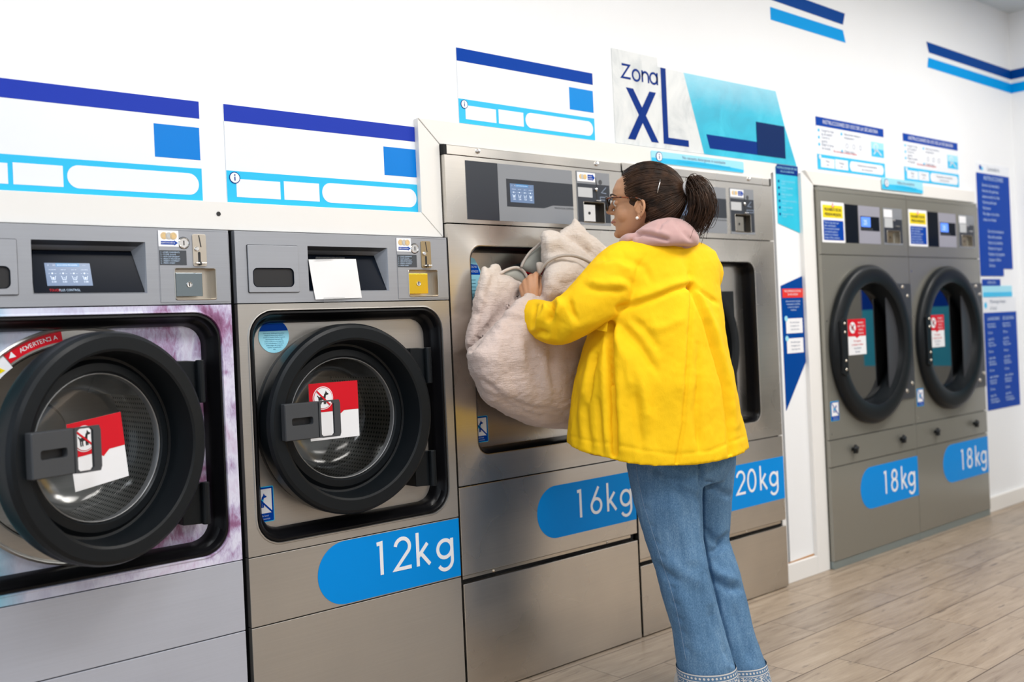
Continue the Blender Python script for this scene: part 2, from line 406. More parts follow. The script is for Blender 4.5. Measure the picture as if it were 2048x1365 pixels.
def rpts(x0, x1, z0, z1, r, k=6):
    o = []
    for cx, cz, a in ((x1 - r, z1 - r, 0), (x0 + r, z1 - r, 90), (x0 + r, z0 + r, 180), (x1 - r, z0 + r, 270)):
        for i in range(k + 1):
            t = math.radians(a + 90 * i / k); o.append((cx + r * math.cos(t), cz + r * math.sin(t)))
    return o
def arc(cx, cz, r, a0, a1, n=18, rz=None):
    rz = rz or r
    return [(cx + r * math.cos(math.radians(a0 + (a1 - a0) * i / n)), cz + rz * math.sin(math.radians(a0 + (a1 - a0) * i / n))) for i in range(n + 1)]

# thin geometric numerals, unit digit height
GLY = {
    '1': (0.34, [[(0.02, 0.93), (0.17, 0.945), (0.17, 0.0)]]),
    '2': (0.68, [arc(0.30, 0.70, 0.255, 170, -32, 16) + [(0.03, 0.055), (0.60, 0.055)]]),
    '0': (0.70, [arc(0.31, 0.5, 0.26, 0, 360, 30, 0.445)]),
    '6': (0.66, [arc(0.30, 0.30, 0.25, 0, 360, 26), [(0.44, 0.97), (0.20, 0.60), (0.085, 0.42)]]),
    '8': (0.66, [arc(0.30, 0.735, 0.205, 0, 360, 22), arc(0.30, 0.285, 0.245, 0, 360, 24)]),
    'k': (0.56, [[(0.07, 0.0), (0.07, 1.03)], [(0.09, 0.30), (0.43, 0.66)], [(0.18, 0.385), (0.50, 0.0)]]),
    'g': (0.72, [arc(0.33, 0.36, 0.27, 0, 360, 26), [(0.60, 0.66), (0.60, -0.02)] + arc(0.33, -0.02, 0.27, -12, -150, 14)]),
}
def numerals(mb, body, xs, z, h, y, mi=0, w=0.10, sx=1.0):
    kk = 0
    for ch, x in zip(body, xs):
        for st in GLY[ch][1]:
            kk += 1
            closed = len(st) > 20 and abs(st[0][0] - st[-1][0]) < 1e-6 and abs(st[0][1] - st[-1][1]) < 1e-6
            p = [(x + a * h * sx, z + b * h) for a, b in st]
            mb.ribbon(p[:-1] if closed else p, w * h, y - .00025 * (kk % 3), mi, closed=closed)

def dog(mb, cx, cz, s, y, mi, mi_body=None):
    """standing small-dog pictogram, facing right"""
    mb2 = mi if mi_body is None else mi_body
    mb.prism([(cx - .34 * s, cz - .08 * s), (cx + .20 * s, cz - .08 * s), (cx + .24 * s, cz + .16 * s), (cx + .08 * s, cz + .16 * s), (cx - .34 * s, cz + .12 * s)], y, y + .0004, mb2)
    mb.prism([(cx + .08 * s, cz + .14 * s), (cx + .22 * s, cz + .14 * s), (cx + .27 * s, cz + .24 * s), (cx + .44 * s, cz + .26 * s), (cx + .46 * s, cz + .34 * s), (cx + .34 * s, cz + .40 * s), (cx + .26 * s, cz + .54 * s), (cx + .20 * s, cz + .38 * s), (cx + .12 * s, cz + .30 * s)], y, y + .0004, mi)
    for lx in (-.33, -.2, .06, .16):
        mb.prism([(cx + lx * s, cz - .38 * s), (cx + (lx + .08) * s, cz - .38 * s), (cx + (lx + .09) * s, cz - .05 * s), (cx + lx * s, cz - .05 * s)], y, y + .0004, mi)
    mb.prism([(cx - .34 * s, cz + .04 * s), (cx - .44 * s, cz + .22 * s), (cx - .38 * s, cz + .24 * s), (cx - .29 * s, cz + .11 * s)], y, y + .0004, mi)

# ------------------------------------------------------------------ setting
def quadbox(name, x0, x1, y0, y1, z0, z1, m, label, bev=0.0):
    b = MB(); b.box(x0, x1, y0, y1, z0, z1); return struct(b.build(name, m, bevel=bev), label)
XE = 6.30; CE = 2.925; XW = -2.4; YF = -5.6
quadbox('floor', XW, XE + .1, YF, 0.9, -0.08, 0.0, M['floor'], 'brown grey wood-look plank floor in front of the machines')
b = MB()
b.box(XW, 0.40, 0.04, 0.10, 0, CE); b.box(0.40, 1.87, 0.04, 0.10, 1.50, CE); b.box(1.87, 3.78, 0.04, 0.10, 1.79, CE)
b.box(3.78, 4.05, 0.04, 0.10, 0, CE); b.box(4.05, 5.69, 0.04, 0.10, 1.755, CE); b.box(5.69, XE + .1, 0.04, 0.10, 0, CE)
struct(b.build('wall_back', M['wall']), 'white wall the washers and dryers are built into')
quadbox('wall_gap_blocker', XW, XE + .1, 0.88, 0.92, 0, CE, M['cabinet_black'], 'unseen dark partition added behind the machines to block light through the gaps')  # added so no world light shows through the gaps between machines
quadbox('wall_end', XE, XE + .1, YF, 0.04, 0, CE, M['wall'], 'white end wall beyond the dryers')
quadbox('reflection_panel', XE - .0015, XE + .02, -2.25, -.345, 0, 2.1, mat('grey_reflection_panel', (0.17, 0.165, 0.145), .5), 'grey panel added on the end wall for its reflection in the dryer doors')  # plain panel put in only to give the dryer glass its grey reflection
quadbox('ceiling', XW, XE + .1, YF, 0.1, CE, CE + .08, M['ceiling'], 'pale grey ceiling seen in the top corner')
b = MB(); b.box(XW, XE + .1, YF - .1, YF, 1.25, CE); struct(b.build('wall_front', M['wall']), 'white upper wall opposite the machines')
b = MB(); b.box(XW, XE + .1, YF - .1, YF, 0, 1.25); struct(b.build('reflected_dark_band', mk_wall('taupe_reflected_band', (0.30, 0.28, 0.26))), 'unseen taupe band added opposite the machines to darken their lower reflections')  # invented dark band so the lower steel fronts reflect darker
quadbox('baseboard_back', 5.69, XE, 0.022, 0.04, 0, 0.085, M['trim'], 'low white skirting between the dryers and the corner', 0.003)
quadbox('baseboard_end', XE - .018, XE, -3.0, 0.022, 0, 0.085, M['trim'], 'low white skirting along the end wall', 0.003)
# flat boards that frame the two machine blocks
def board(name, pts, y0, y1, label, m=None):
    q = MB(); q.prism(pts, y0, y1); return struct(q.build(name, m or M['trim'], bevel=0.0015), label)
board('trim_1', [(-0.6, 1.455), (1.932, 1.455), (1.852, 1.530), (-0.6, 1.530)], 0.018, 0.041, 'cream board over the two small washers')
board('trim_2', [(1.934, 1.455), (1.934, 1.748), (1.854, 1.822), (1.854, 1.530)], 0.018, 0.041, 'upright cream board beside the tall washers, mitred at both ends')
board('trim_3', [(1.936, 1.750), (3.70, 1.750), (3.78, 1.824), (1.856, 1.824)], 0.018, 0.041, 'cream board over the two tall washers')
board('trim_4', [(3.706, 0.0), (3.735, 0.0), (3.735, 1.79), (3.706, 1.752)], 0.021, 0.041, 'narrow white board right of the tall washers', M['pillar'])
board('trim_5', [(3.965, 0.0), (4.062, 0.0), (4.062, 1.752), (3.985, 1.80), (3.965, 1.80)], 0.021, 0.041, 'white board left of the dryers', M['pillar'])
board('trim_6', [(3.736, 0.0), (3.964, 0.0), (3.964, 0.080), (3.736, 0.080)], 0.021, 0.041, 'white board across the foot of the pillar', M['pillar'])
board('trim_7', [(4.064, 1.752), (5.70, 1.752), (5.70, 1.815), (4.0, 1.815)], 0.021, 0.041, 'cream board over the dryers')
b = MB(); b.prism([(3.742, 0.081), (3.962, 0.081), (3.962, 0.088), (3.742, 0.0835)], 0.037, 0.0405)
struct(b.build('trim_8', mat('rust_stain', (0.45, 0.22, 0.08), 0.7)), 'rust-brown stained joint at the foot of the white pillar')
b = MB(); b.lathe(1.185, 1.497, [(0.0001, 0.0165), (0.006, 0.0165), (0.006, 0.0185)], 16)
tag(b.build('screw_hole', M['ink']), 'small dark screw hole in the cream board above the gap between the small washers', 'screw hole')
# ------------------------------------------------------------------ printed signs on the wall
YW = 0.040
def info_dot(mb, cx, cz, r, y, mi_ring, mi_white):
    mb.disc(cx, cz, r, y - .0008, mi_ring); mb.disc(cx, cz, r * .86, y - .0014, mi_white)
    mb.ribbon([(cx, cz - r * .5), (cx, cz + r * .18)], r * .17, y - .002, mi_ring); mb.disc(cx, cz + r * .45, r * .12, y - .002, mi_ring, 10)

def price_board(x0, x1, z0, z1, label, band, sq, i_dot=True, group=None):
    """blank instruction board: dark band, white field, blue square, cyan strip with two boxes and a pill"""
    w = x1 - x0; h = z1 - z0; q = MB(); y = YW - 0.0025
    q.rect(x0, x1, z0, z1, y, 0, 0.0024)
    q.rect(x0, x1, z1 - .172 * h, z1, y - .0006, 1)
    q.rect(x1 - .195 * w, x1 - .002, z1 - .59 * h, z1 - .265 * h, y - .0006, 2)
    q.rect(x0, x1, z0, z0 + .325 * h, y - .0006, 3)
    q.rect(x0 + .043 * w, x0 + .25 * w, z0 + .06 * h, z0 + .245 * h, y - .0012, 0)
    q.rect(x0 + .268 * w, x0 + .445 * w, z0 + .06 * h, z0 + .255 * h, y - .0012, 0)
    ph = .215 * h; r = ph / 2 * .98
    q.prism(rpts(x0 + .46 * w, x0 + .985 * w, z0 + .055 * h, z0 + .055 * h + ph, r, 8), y - .0012, y - .0006, 0)
    if i_dot: info_dot(q, x0 + .036 * w, z0 + .255 * h, .052 * h * 1.15, y - .0012, 4, 0)
    o = q.build('wall_sign', [M['poster_white'], M[band], M[sq], M['cyan'], M['navy']])
    return tag(o, label, 'sign', group)
price_board(0.516, 1.152, 1.532, 1.796, 'blank instruction sign with indigo band above the fur-wrapped washer', 'indigo', 'blue', False)
price_board(1.222, 1.859, 1.532, 1.798, 'blank instruction sign with indigo band above the washer with the taped paper', 'indigo', 'blue')
price_board(2.034, 2.663, 1.830, 2.074, 'blank instruction sign with royal blue band above the 16kg washer', 'navy2', 'kgblue')

def dryer_board(x0, x1, z0, z1, label, second):
    w = x1 - x0; h = z1 - z0; q = MB(); y = YW - 0.0025
    q.rect(x0, x1, z0, z1, y, 0, 0.0024)
    q.rect(x0, x1, z1 - .17 * h, z1, y - .0006, 1)
    q.text('INSTRUCCIONES DE USO DE LA SECADORA', (x0 + x1) / 2, z1 - .118 * h, .0265, y - .0012, 0, 'CENTER', 0.95)
    q.rect(x1 - .205 * w, x1 - .005, z1 - .60 * h, z1 - .30 * h, y - .0006, 3)
    q.rect(x1 - .205 * w, x1 - .005, z1 - .44 * h, z1 - .30 * h, y - .0012, 5)
    # towel-and-drum pictogram in the cyan square
    q.ribbon(arc(x1 - .135 * w, z1 - .41 * h, .018, 0, 300, 14), .005, y - .0018, 0)
    q.ribbon([(x1 - .17 * w, z1 - .55 * h), (x1 - .12 * w, z1 - .45 * h), (x1 - .05 * w, z1 - .56 * h)], .006, y - .0018, 0)
    for k, (tx, tz, a, c) in enumerate(((.07, .285, 'Cargar la ropa', 'en el tambor'), (.07, .42, 'Cerrar la', 'puerta'), (.07, .555, 'Elegir la temp.', 'de secado'), (.39, .285, 'Seleccionar tiempo y', 'temperatura'), (.39, .62, 'Pulsar inicio', ''))):
        q.disc(x0 + (tx - .035) * w, z1 - (tz - .03) * h, .0075, y - .0006, 3, 14)
        q.text(a, x0 + tx * w, z1 - (tz - .015) * h, .0185, y - .0006, 6)
        if c: q.text(c, x0 + tx * w, z1 - (tz + .055) * h, .0185, y - .0006, 6)
    for k in range(3): q.ribbon(arc(x0 + (.43 + .1 * k) * w, z1 - .47 * h, .011, 0, 360, 12)[:-1], .002, y - .0006, 6, closed=True)
    q.text('No introducir prendas mojadas', x0 + .40 * w, z0 + .365 * h, .0165, y - .0006, 7, 'CENTER')
    q.rect(x0, x1, z0, z0 + .29 * h, y - .0006, 3)
    q.rect(x0 + .045 * w, x0 + .235 * w, z0 + .045 * h, z0 + .225 * h, y - .0012, 0)
    q.rect(x0 + .245 * w, x0 + .43 * w, z0 + .045 * h, z0 + .235 * h, y - .0012, 0)
    q.prism(rpts(x0 + .455 * w, x0 + .975 * w, z0 + .045 * h, z0 + .24 * h, .0235, 8), y - .0012, y - .0006, 0)
    for bx, bw in ((.14, 'Ropa'), (.335, 'Tiempo')):
        q.text(bw, x0 + bx * w, z0 + .15 * h, .016, y - .0018, 6, 'CENTER'); q.text('seca', x0 + bx * w, z0 + .085 * h, .014, y - .0018, 6, 'CENTER')
    q.text('Temperatura recomendada', x0 + .715 * w, z0 + .155 * h, .017, y - .0018, 6, 'CENTER'); q.text('para cada prenda', x0 + .715 * w, z0 + .085 * h, .015, y - .0018, 6, 'CENTER')
    info_dot(q, x0 + .035 * w, z0 + .235 * h, .012, y - .0012, 3, 0)
    o = q.build('wall_sign', [M['poster_white'], M['navy2'], M['blue'], M['cyan'], M['navy'], M['cyan_lt'], M['text_grey'], M['red']])
    return tag(o, label, 'sign')
dryer_board(4.132, 4.746, 1.831, 2.075, 'dryer instruction sign with blue band above the dryer beside the pillar', 0)
dryer_board(4.940, 5.551, 1.831, 2.075, 'dryer instruction sign with blue band above the dryer near the room corner', 1)

# Zona XL poster: pale quilt part and teal part side by side on the wall
q = MB(); y = YW - 0.0025
q.prism([(2.772, 1.832), (3.297, 1.832), (3.188, 2.148), (3.030, 2.150), (3.029, 2.184), (2.772, 2.184)], y, YW, 0)
q.text('Zona', 2.815, 2.086, 0.083, y - .0008, 1, 'LEFT', 0.99) if False else None
lw = 0.0085
def zrib(pts, closed=False): q.ribbon(pts, lw, y - .0008, 1, closed=closed)
zrib([(2.824, 2.131), (2.866, 2.131), (2.822, 2.082), (2.871, 2.082)])
zrib(arc(2.903, 2.099, 0.0205, 0, 360, 24)[:-1], True)
zrib([(2.938, 2.123), (2.938, 2.078)]); zrib([(2.938, 2.099)] + arc(2.9555, 2.1005, 0.0175, 170, 0, 12) + [(2.973, 2.078)])
zrib(arc(3.003, 2.100, 0.0205, 0, 360, 24)[:-1], True); zrib([(3.0245, 2.124), (3.0245, 2.077)])
q.prism([(2.842, 2.046), (2.882, 2.046), (3.018, 1.852), (2.976, 1.852)], y - .0008, y, 1)
q.prism([(2.975, 2.046), (3.013, 2.046), (2.882, 1.852), (2.841, 1.852)], y - .0014, y - .0007, 1)
q.prism([(3.047, 2.149), (3.077, 2.149), (3.077, 1.878), (3.201, 1.878), (3.201, 1.852), (3.047, 1.852)], y - .0008, y, 1)
tag(q.build('wall_poster', [M['quilt_photo'], M['navy']]), 'pale grey quilt-print poster lettered Zona XL above the tall washers', 'poster')
q = MB()
ox, oz = 3.2, 1.832
q.prism([(3.188 - ox, 2.148 - oz), (3.822 - ox, 2.152 - oz), (3.880 - ox, 2.003 - oz), (3.962 - ox, 1.832 - oz), (3.298 - ox, 1.832 - oz)], -0.0025, 0, 0)
q.prism([(3.317 - ox, 1.914 - oz), (3.668 - ox, 1.914 - oz), (3.668 - ox, 1.858 - oz), (3.337 - ox, 1.858 - oz)], -.0033, -.0025, 1)
q.rect(3.664 - ox, 3.875 - ox, 1.858 - oz, 2.001 - oz, -.0040, 2, .0015)
tag(q.build('wall_poster', [M['teal_photo'], M['navy'], mat('dark_navy_patch', (0.003, 0.022, 0.11), 0.5, 0, .06)], loc=(ox, YW, oz)), 'slanted teal fabric-print poster with a dark navy block at its right end', 'poster')

def wave_sign(x0, x1, z0, z1, yb, label, a, b_, dim=1.0, sz=.0185):
    q = MB(); y = yb - 0.0025; h = z1 - z0; w = x1 - x0
    q.prism(rpts(x0, x1, z0, z1, .007, 4), y, yb, 0)
    top = [(x0 + w * k / 14, z0 + h * (.42 - .14 * (k / 14) + .16 * math.sin(PI * k / 14))) for k in range(15)]
    q.prism([(x0 + .003, z0 + .002), (x1 - .003, z0 + .002)] + [(min(max(p[0], x0 + .002), x1 - .002), p[1]) for p in reversed(top)], y - .0008, y, 1)
    q.text(a, (x0 + x1) / 2 + .03, z0 + .60 * h, sz, y - .0008, 2, 'CENTER'); q.text(b_, (x0 + x1) / 2 + .03, z0 + .24 * h, sz, y - .0014, 3, 'CENTER', 1.0, 0, .0004, .006)
    info_dot(q, x0 + .045, z0 + .55 * h, min(.4 * h, .021), y - .0008, 4, 5)
    return tag(q.build('wall_sign', [M['cyan_lt'], M['cyan'], M['text_grey'], M['text_cyan'], M['navy'], M['poster_white']]), label, 'sign')
wave_sign(2.944, 3.531, 1.767, 1.814, 0.018, 'long light blue notice with an i symbol over the 20kg washer', 'No necesita detergente ni suavizante', 'Las máquinas lo suministran automáticamente')
wave_sign(4.668, 5.088, 1.766, 1.826, 0.018, 'light blue notice on the board where the two dryers meet', 'Utilice las secadoras', 'con la ropa centrifugada', sz=.022)

# hanging strip signs on the pillar
q = MB(); y = YW - .0025; x0, x1 = 3.797, 3.968
q.prism([(x0, 1.828), (x1, 1.830), (x1, 1.530), (x0, 1.569)], y, YW, 0)
q.rect(x0, x1, 1.786, 1.829, y - .0008, 1)
q.text('INSTRUCCIONES DE USO', (x0 + x1) / 2, 1.811, .0138, y - .0014, 2, 'CENTER'); q.text('DE LAS LAVADORAS', (x0 + x1) / 2, 1.796, .0115, y - .0014, 2, 'CENTER')
for k, t in enumerate(('Cargar la ropa en la', 'Cerrar la puerta', 'Elegir programa', 'Introducir monedas y', 'Pulsar el botón', 'Recoger la ropa')):
    z = 1.755 - .029 * k
    q.disc(x0 + .017, z, .0062, y - .0008, 1, 14); q.text(t, x0 + .034, z - .002, .0135, y - .0008, 2)
    q.text('lavadora' if k % 3 == 0 else 'de inicio', x0 + .034, z - .013, .0095, y - .0008, 2)
tag(q.build('wall_sign', [M['teal_flat'], M['navy'], M['cyan_lt']]), 'teal strip sign with six dotted lines at the top of the white pillar', 'sign')
q = MB()
q.prism([(3.797, 1.294), (3.967, 1.337), (3.969, 0.956), (3.797, 0.746)], y, YW, 0)
q.rect(3.803, 3.965, 1.241, 1.281, y - .0008, 1)
q.text('RECOMENDACIONES', 3.884, 1.266, .0135, y - .0014, 2, 'CENTER'); q.text('DE SEGURIDAD', 3.884, 1.2515, .0115, y - .0014, 2, 'CENTER')
for k, t in enumerate(('Antes de usar la máquina', 'compruebe los bolsillos', 'y retire los objetos', 'metálicos')): q.text(t, 3.884, 1.222 - .013 * k, .0112, y - .0008, 3, 'CENTER')
for zz in (1.083, 0.995):
    q.rect(3.822, 3.95, zz, zz + .066, y - .0008, 2); q.disc(3.824, zz + .066, .0125, y - .0014, 4, 16)
    for k, t in enumerate(('No sobrecargue', 'la máquina con', 'ropa muy sucia')): q.text(t, 3.888, zz + .045 - .0155 * k, .0112, y - .0014, 5, 'CENTER')
tag(q.build('wall_sign', [M['stripe_dark'], M['red_sign'], M['white_print'], M['text_pale'], M['cyan_lt'], M['text_grey']]), 'navy pointed strip sign with a red panel and two white boxes on the white pillar', 'sign')

# tall blue notices between the dryers and the corner
q = MB(); a0, a1 = 5.772, 6.203
q.rect(a0, a1, 1.930, 1.987, y, 0, .0024); q.disc(a0 + .05, 1.962, .016, y - .0008, 1, 6); q.disc(a0 + .075, 1.956, .014, y - .0008, 2, 4); q.text('Lavandería', a0 + .14, 1.949, .038, y - .0008, 3)
q.prism([(a0, 1.930), (a1, 1.930), (a1, 1.383), (6.075, 1.383), (6.075, 1.340), (a0, 1.340)], y - .001, YW, 1)
q.text('INSTRUCCIONES', (a0 + a1) / 2, 1.893, .034, y - .0016, 4, 'CENTER')
for k, t in enumerate(('Servicio de lavandería', 'Horario de apertura', 'abierto todos los días', 'Normas del local', 'No fumar', 'No dejar a los niños', 'solos en el local', '', 'Uso de las máquinas', 'No teñir prendas', 'Vaciar los bolsillos', 'Retirar la ropa al', 'finalizar el programa', 'Limpiar el filtro', 'Gracias')):
    q.text(t, a0 + .06 + (.05 if k > 7 else 0), 1.855 - .033 * k, .026, y - .0016, 4)
tag(q.build('wall_sign', [M['poster_white'], M['navy2'], M['cyan'], M['text_grey'], M['text_pale']]), 'upper tall blue notice with rows of pale text, right of the dryers', 'sign')
q = MB()
q.rect(5.786, 6.025, 1.283, 1.322, y, 0, .0024); q.text('ATENCIÓN', 5.905, 1.295, .022, y - .0006, 5, 'CENTER'); q.rect(5.79, 6.178, 1.219, 1.283, y, 1, .0024); q.rect(5.79, 6.178, 1.219, 1.247, y - .0006, 2)
tag(q.build('wall_sign', [M['navy2'], M['cyan_lt'], M['cyan'], M['cyan'], M['cyan'], M['text_pale']]), 'small light blue strip notice between the two tall blue notices', 'sign')
q = MB()
q.rect(5.79, 6.222, 1.130, 1.216, y, 0, .0024); q.disc(5.815, 1.172, .018, y - .0006, 1, 18); q.text('Mantenga limpio', 5.87, 1.183, .032, y - .0006, 2); q.text('el local', 5.87, 1.145, .032, y - .0006, 2)
tag(q.build('wall_sign', [M['poster_white'], M['cyan'], M['text_grey']]), 'white notice with a cyan dot just above the lower tall blue notice', 'sign')
q = MB(); q.rect(5.79, 6.225, 0.572, 1.130, y, 0, .0024)
for cx_, t0 in ((5.83, 'LAVADORAS'), (6.03, 'SECADORAS')):
    q.text(t0, cx_, 1.085, .028, y - .0006, 1)
    for k, t in enumerate(('Ropa blanca', '30 min', 'agua fría', 'Ropa color', '40 min', 'agua tibia', 'Edredones', '45 min', 'agua caliente', 'Delicados', '25 min', 'agua fría', 'Centrifugado')):
        if k % 3 == 0: q.rect(cx_ - .005, cx_ + .10 - .01 * (k % 4), 1.062 - .036 * k, 1.065 - .036 * k, y - .0006, 1)
        q.text(t, cx_, 1.043 - .036 * k, .022, y - .0006, 1)
tag(q.build('wall_sign', [M['navy2'], M['text_pale']]), 'lower tall blue two-column notice beside the dryers, near the floor', 'sign')

# stripes painted high on the walls
def stripe(pts, m, label, end=False, name='wall_stripe'):
    q = MB(); q.prism(pts, YW - .0015, YW, 0)
    return tag(q.build(name, M[m]), label, 'stripe')
stripe([(3.80, 2.612), (4.432, 2.600), (4.410, 2.543), (3.80, 2.556)], 'stripe_dark', 'short dark blue stripe high on the wall above the pillar')
stripe([(3.812, 2.522), (4.408, 2.516), (4.428, 2.459), (3.812, 2.466)], 'stripe_light', 'short light blue stripe high on the wall above the pillar')
def corner_stripe(p, zt, zb, m, label):
    q = MB(); q.prism(p, YW - .0015, YW, 0)
    q.add([(XE - .0015, YW, zb), (XE - .0015, -2.4, zb), (XE - .0015, -2.4, zt), (XE - .0015, YW, zt)], [(0, 1, 2, 3)])
    return tag(q.build('wall_stripe', M[m]), label, 'stripe')
corner_stripe([(5.247, 2.592), (XE - .001, 2.582), (XE - .001, 2.526), (5.270, 2.537)], 2.582, 2.526, 'stripe_dark', 'dark blue stripe that turns the room corner high on the wall')
corner_stripe([(5.260, 2.509), (XE - .001, 2.501), (XE - .001, 2.443), (5.246, 2.455)], 2.501, 2.443, 'stripe_light', 'light blue stripe that turns the room corner high on the wall')

# poster round the corner on the end wall: seen from here only as a reflection in the dryer doors
q = MB(); xw = XE - .002
def endrect(y0, y1, z0, z1, d, mi): q.add([(xw - d, y0, z0), (xw - d, y1, z0), (xw - d, y1, z1), (xw - d, y0, z1)], [(0, 1, 2, 3)], mi)
endrect(-1.02, -.36, .80, 1.18, 0, 0); endrect(-1.02, -.36, 1.18, 1.62, 0, 1)
tag(q.build('wall_poster', [mat('deep_teal_print', (0.0, .22, .32), .4), M['navy']]), 'navy over teal poster on the end wall, reflected in the dryer doors', 'poster')
# ------------------------------------------------------------------ machine parts
def y3(loop, y): return [(x, y, z) for x, z in loop]

def cover_with_opening(par, name, x0, x1, z0, z1, ox0, ox1, oz0, oz1, r, m, depth=0.018, lip=0.0025):
    """front sheet with a rounded opening whose lip is turned inwards"""
    cx, cz = (ox0 + ox1) / 2, (oz0 + oz1) / 2
    hw, hh = (ox1 - ox0) / 2, (oz1 - oz0) / 2
    A = angles([(hw, hh, r)], 72)
    for X, Z in ((x0, z0), (x1, z0), (x1, z1), (x0, z1)): A.append(math.atan2(Z - cz, X - cx) % (2 * PI))
    A = sorted(A)
    out = []
    for t in A:
        c, s_ = math.cos(t), math.sin(t); k = 9
        if c > 1e-9: k = min(k, (x1 - cx) / c)
        if c < -1e-9: k = min(k, (x0 - cx) / c)
        if s_ > 1e-9: k = min(k, (z1 - cz) / s_)
        if s_ < -1e-9: k = min(k, (z0 - cz) / s_)
        out.append((cx + k * c, cz + k * s_))
    lp = lambda d: rloop(cx, cz, hw + d, hh + d, max(.01, r + d), A)
    q = MB()
    q.rings([y3(out, depth), y3(out, 0.0015), y3(out, 0.0), y3(lp(.006), 0.0), y3(lp(.004), -lip), y3(lp(.0015), -lip * 1.2), y3(lp(0), 0.0), y3(lp(0), depth), y3(out, depth)])
    return q.build(name, m, par, angle=30), (cx, cz, hw, hh, r, A)

def gasket(par, G, yb=0.055, m='rubber'):
    cx, cz, hw, hh, r, A = G
    lp = lambda d: rloop(cx, cz, hw - d, hh - d, max(.012, r - d * .6), A)
    q = MB()
    q.rings([y3(lp(.0005), .004), y3(lp(.003), -.001), y3(lp(.008), -.002), y3(lp(.013), .004), y3(lp(.016), .016), y3(lp(.024), .022), y3(lp(.030), .034), y3(lp(.034), yb), y3(lp(.0005), yb), y3(lp(.0005), .004)])
    return q.build('door_gasket', M[m], par, angle=40)

def tub_plate(par, G, dcx, dcz, r_hole, m, yb=0.052, name='tub_front'):
    cx, cz, hw, hh, r, A = G
    B = angles([], 80)
    # include corner directions as seen from the hole centre
    for p in rloop(cx, cz, hw, hh, r, A): B.append(math.atan2(p[1] - dcz, p[0] - dcx) % (2 * PI))
    B = sorted(set(round(t, 5) for t in B))
    out = rloop_off(dcx, dcz, cx, cz, hw - .004, hh - .004, r, B)
    inn = [(dcx + r_hole * math.cos(t), dcz + r_hole * math.sin(t)) for t in B]
    q = MB(); q.frame(out, inn, yb, yb + .006)
    return q.build(name, m, par)

def drum(par, dcx, dcz, r, y0=0.062, y1=0.46):
    q = MB(); seg = 96
    ys = [y0, y0 + .02, y1 * .5, y1]
    loops = [[(dcx + r * math.cos(2 * PI * i / seg), yy, dcz + r * math.sin(2 * PI * i / seg)) for i in range(seg + 1)] for yy in ys]
    q.rings(loops, 0, False)
    o = q.build('drum', [M['drum']], par, smooth=True)
    uv = o.data.uv_layers.new(name='UVMap')
    for p in o.data.polygons:
        us = []
        for li in p.loop_indices:
            co = o.data.vertices[o.data.loops[li].vertex_index].co
            u = (math.atan2(co.z - dcz, co.x - dcx) / (2 * PI)) % 1.0; us.append((li, u, co.y))
        mx = max(u for _, u, _ in us)
        for li, u, yy in us:
            if mx - u > .5: u += 1
            uv.data[li].uv = (u, yy / .46)
    b = MB(); b.lathe(dcx, dcz, [(r, y1), (.10, y1 + .01), (.09, y1 - .015), (0.0005, y1 - .02)], 64)
    for k in range(3):
        a = 2 * PI * k / 3 + .6; c, s_ = math.cos(a), math.sin(a)
        for sg in (-1,):
            pts = [(r, -.03), (r * .78, 0), (r, .03)]
            L = [[(dcx + c * rr - s_ * tt, yy, dcz + s_ * rr + c * tt) for rr, tt in pts] for yy in (y0 + .03, y1)]
            b.rings(L, 0, False)
    b.build('drum_back', M['steel_grey'], par, angle=40)
    return o

def no_dog_sign(par, x0, x1, z0, z1, y, tilt=0.0, mesh_m=None):
    """square red-over-white notice stuck behind the door glass"""
    w, h = x1 - x0, z1 - z0; cx, cz = (x0 + x1) / 2, (z0 + z1) / 2
    q = MB()
    q.rect(-w / 2, w / 2, -h / 2, h / 2, 0, 0, .0008)
    zs = -h / 2 + .49 * h
    q.prism([(-w / 2, h / 2), (w / 2, h / 2), (w / 2, zs + .0), (w * .20, zs), (w * .08, zs - .085 * h), (-w * .04, zs), (-w / 2, zs)], -.0008, 0, 1)
    ccx, ccz, cr = -w * .225, h * .235, w * .205
    q.disc(ccx, ccz, cr, -.0016, 0); q.disc(ccx, ccz, cr * .93, -.0022, 1); q.disc(ccx, ccz, cr * .88, -.0028, 0)
    dog(q, ccx - cr * .05, ccz - cr * .05, cr * 1.25, -.0034, 2)
    q.ribbon([(ccx - cr * .62, ccz + cr * .62), (ccx + cr * .62, ccz - cr * .62)], cr * .14, -.004, 1)
    o = q.build('door_notice', [M['white_print'], M['red'], M['ink']], par, loc=(cx, y, cz)); o.rotation_euler = (0, -tilt, 0)
    return o

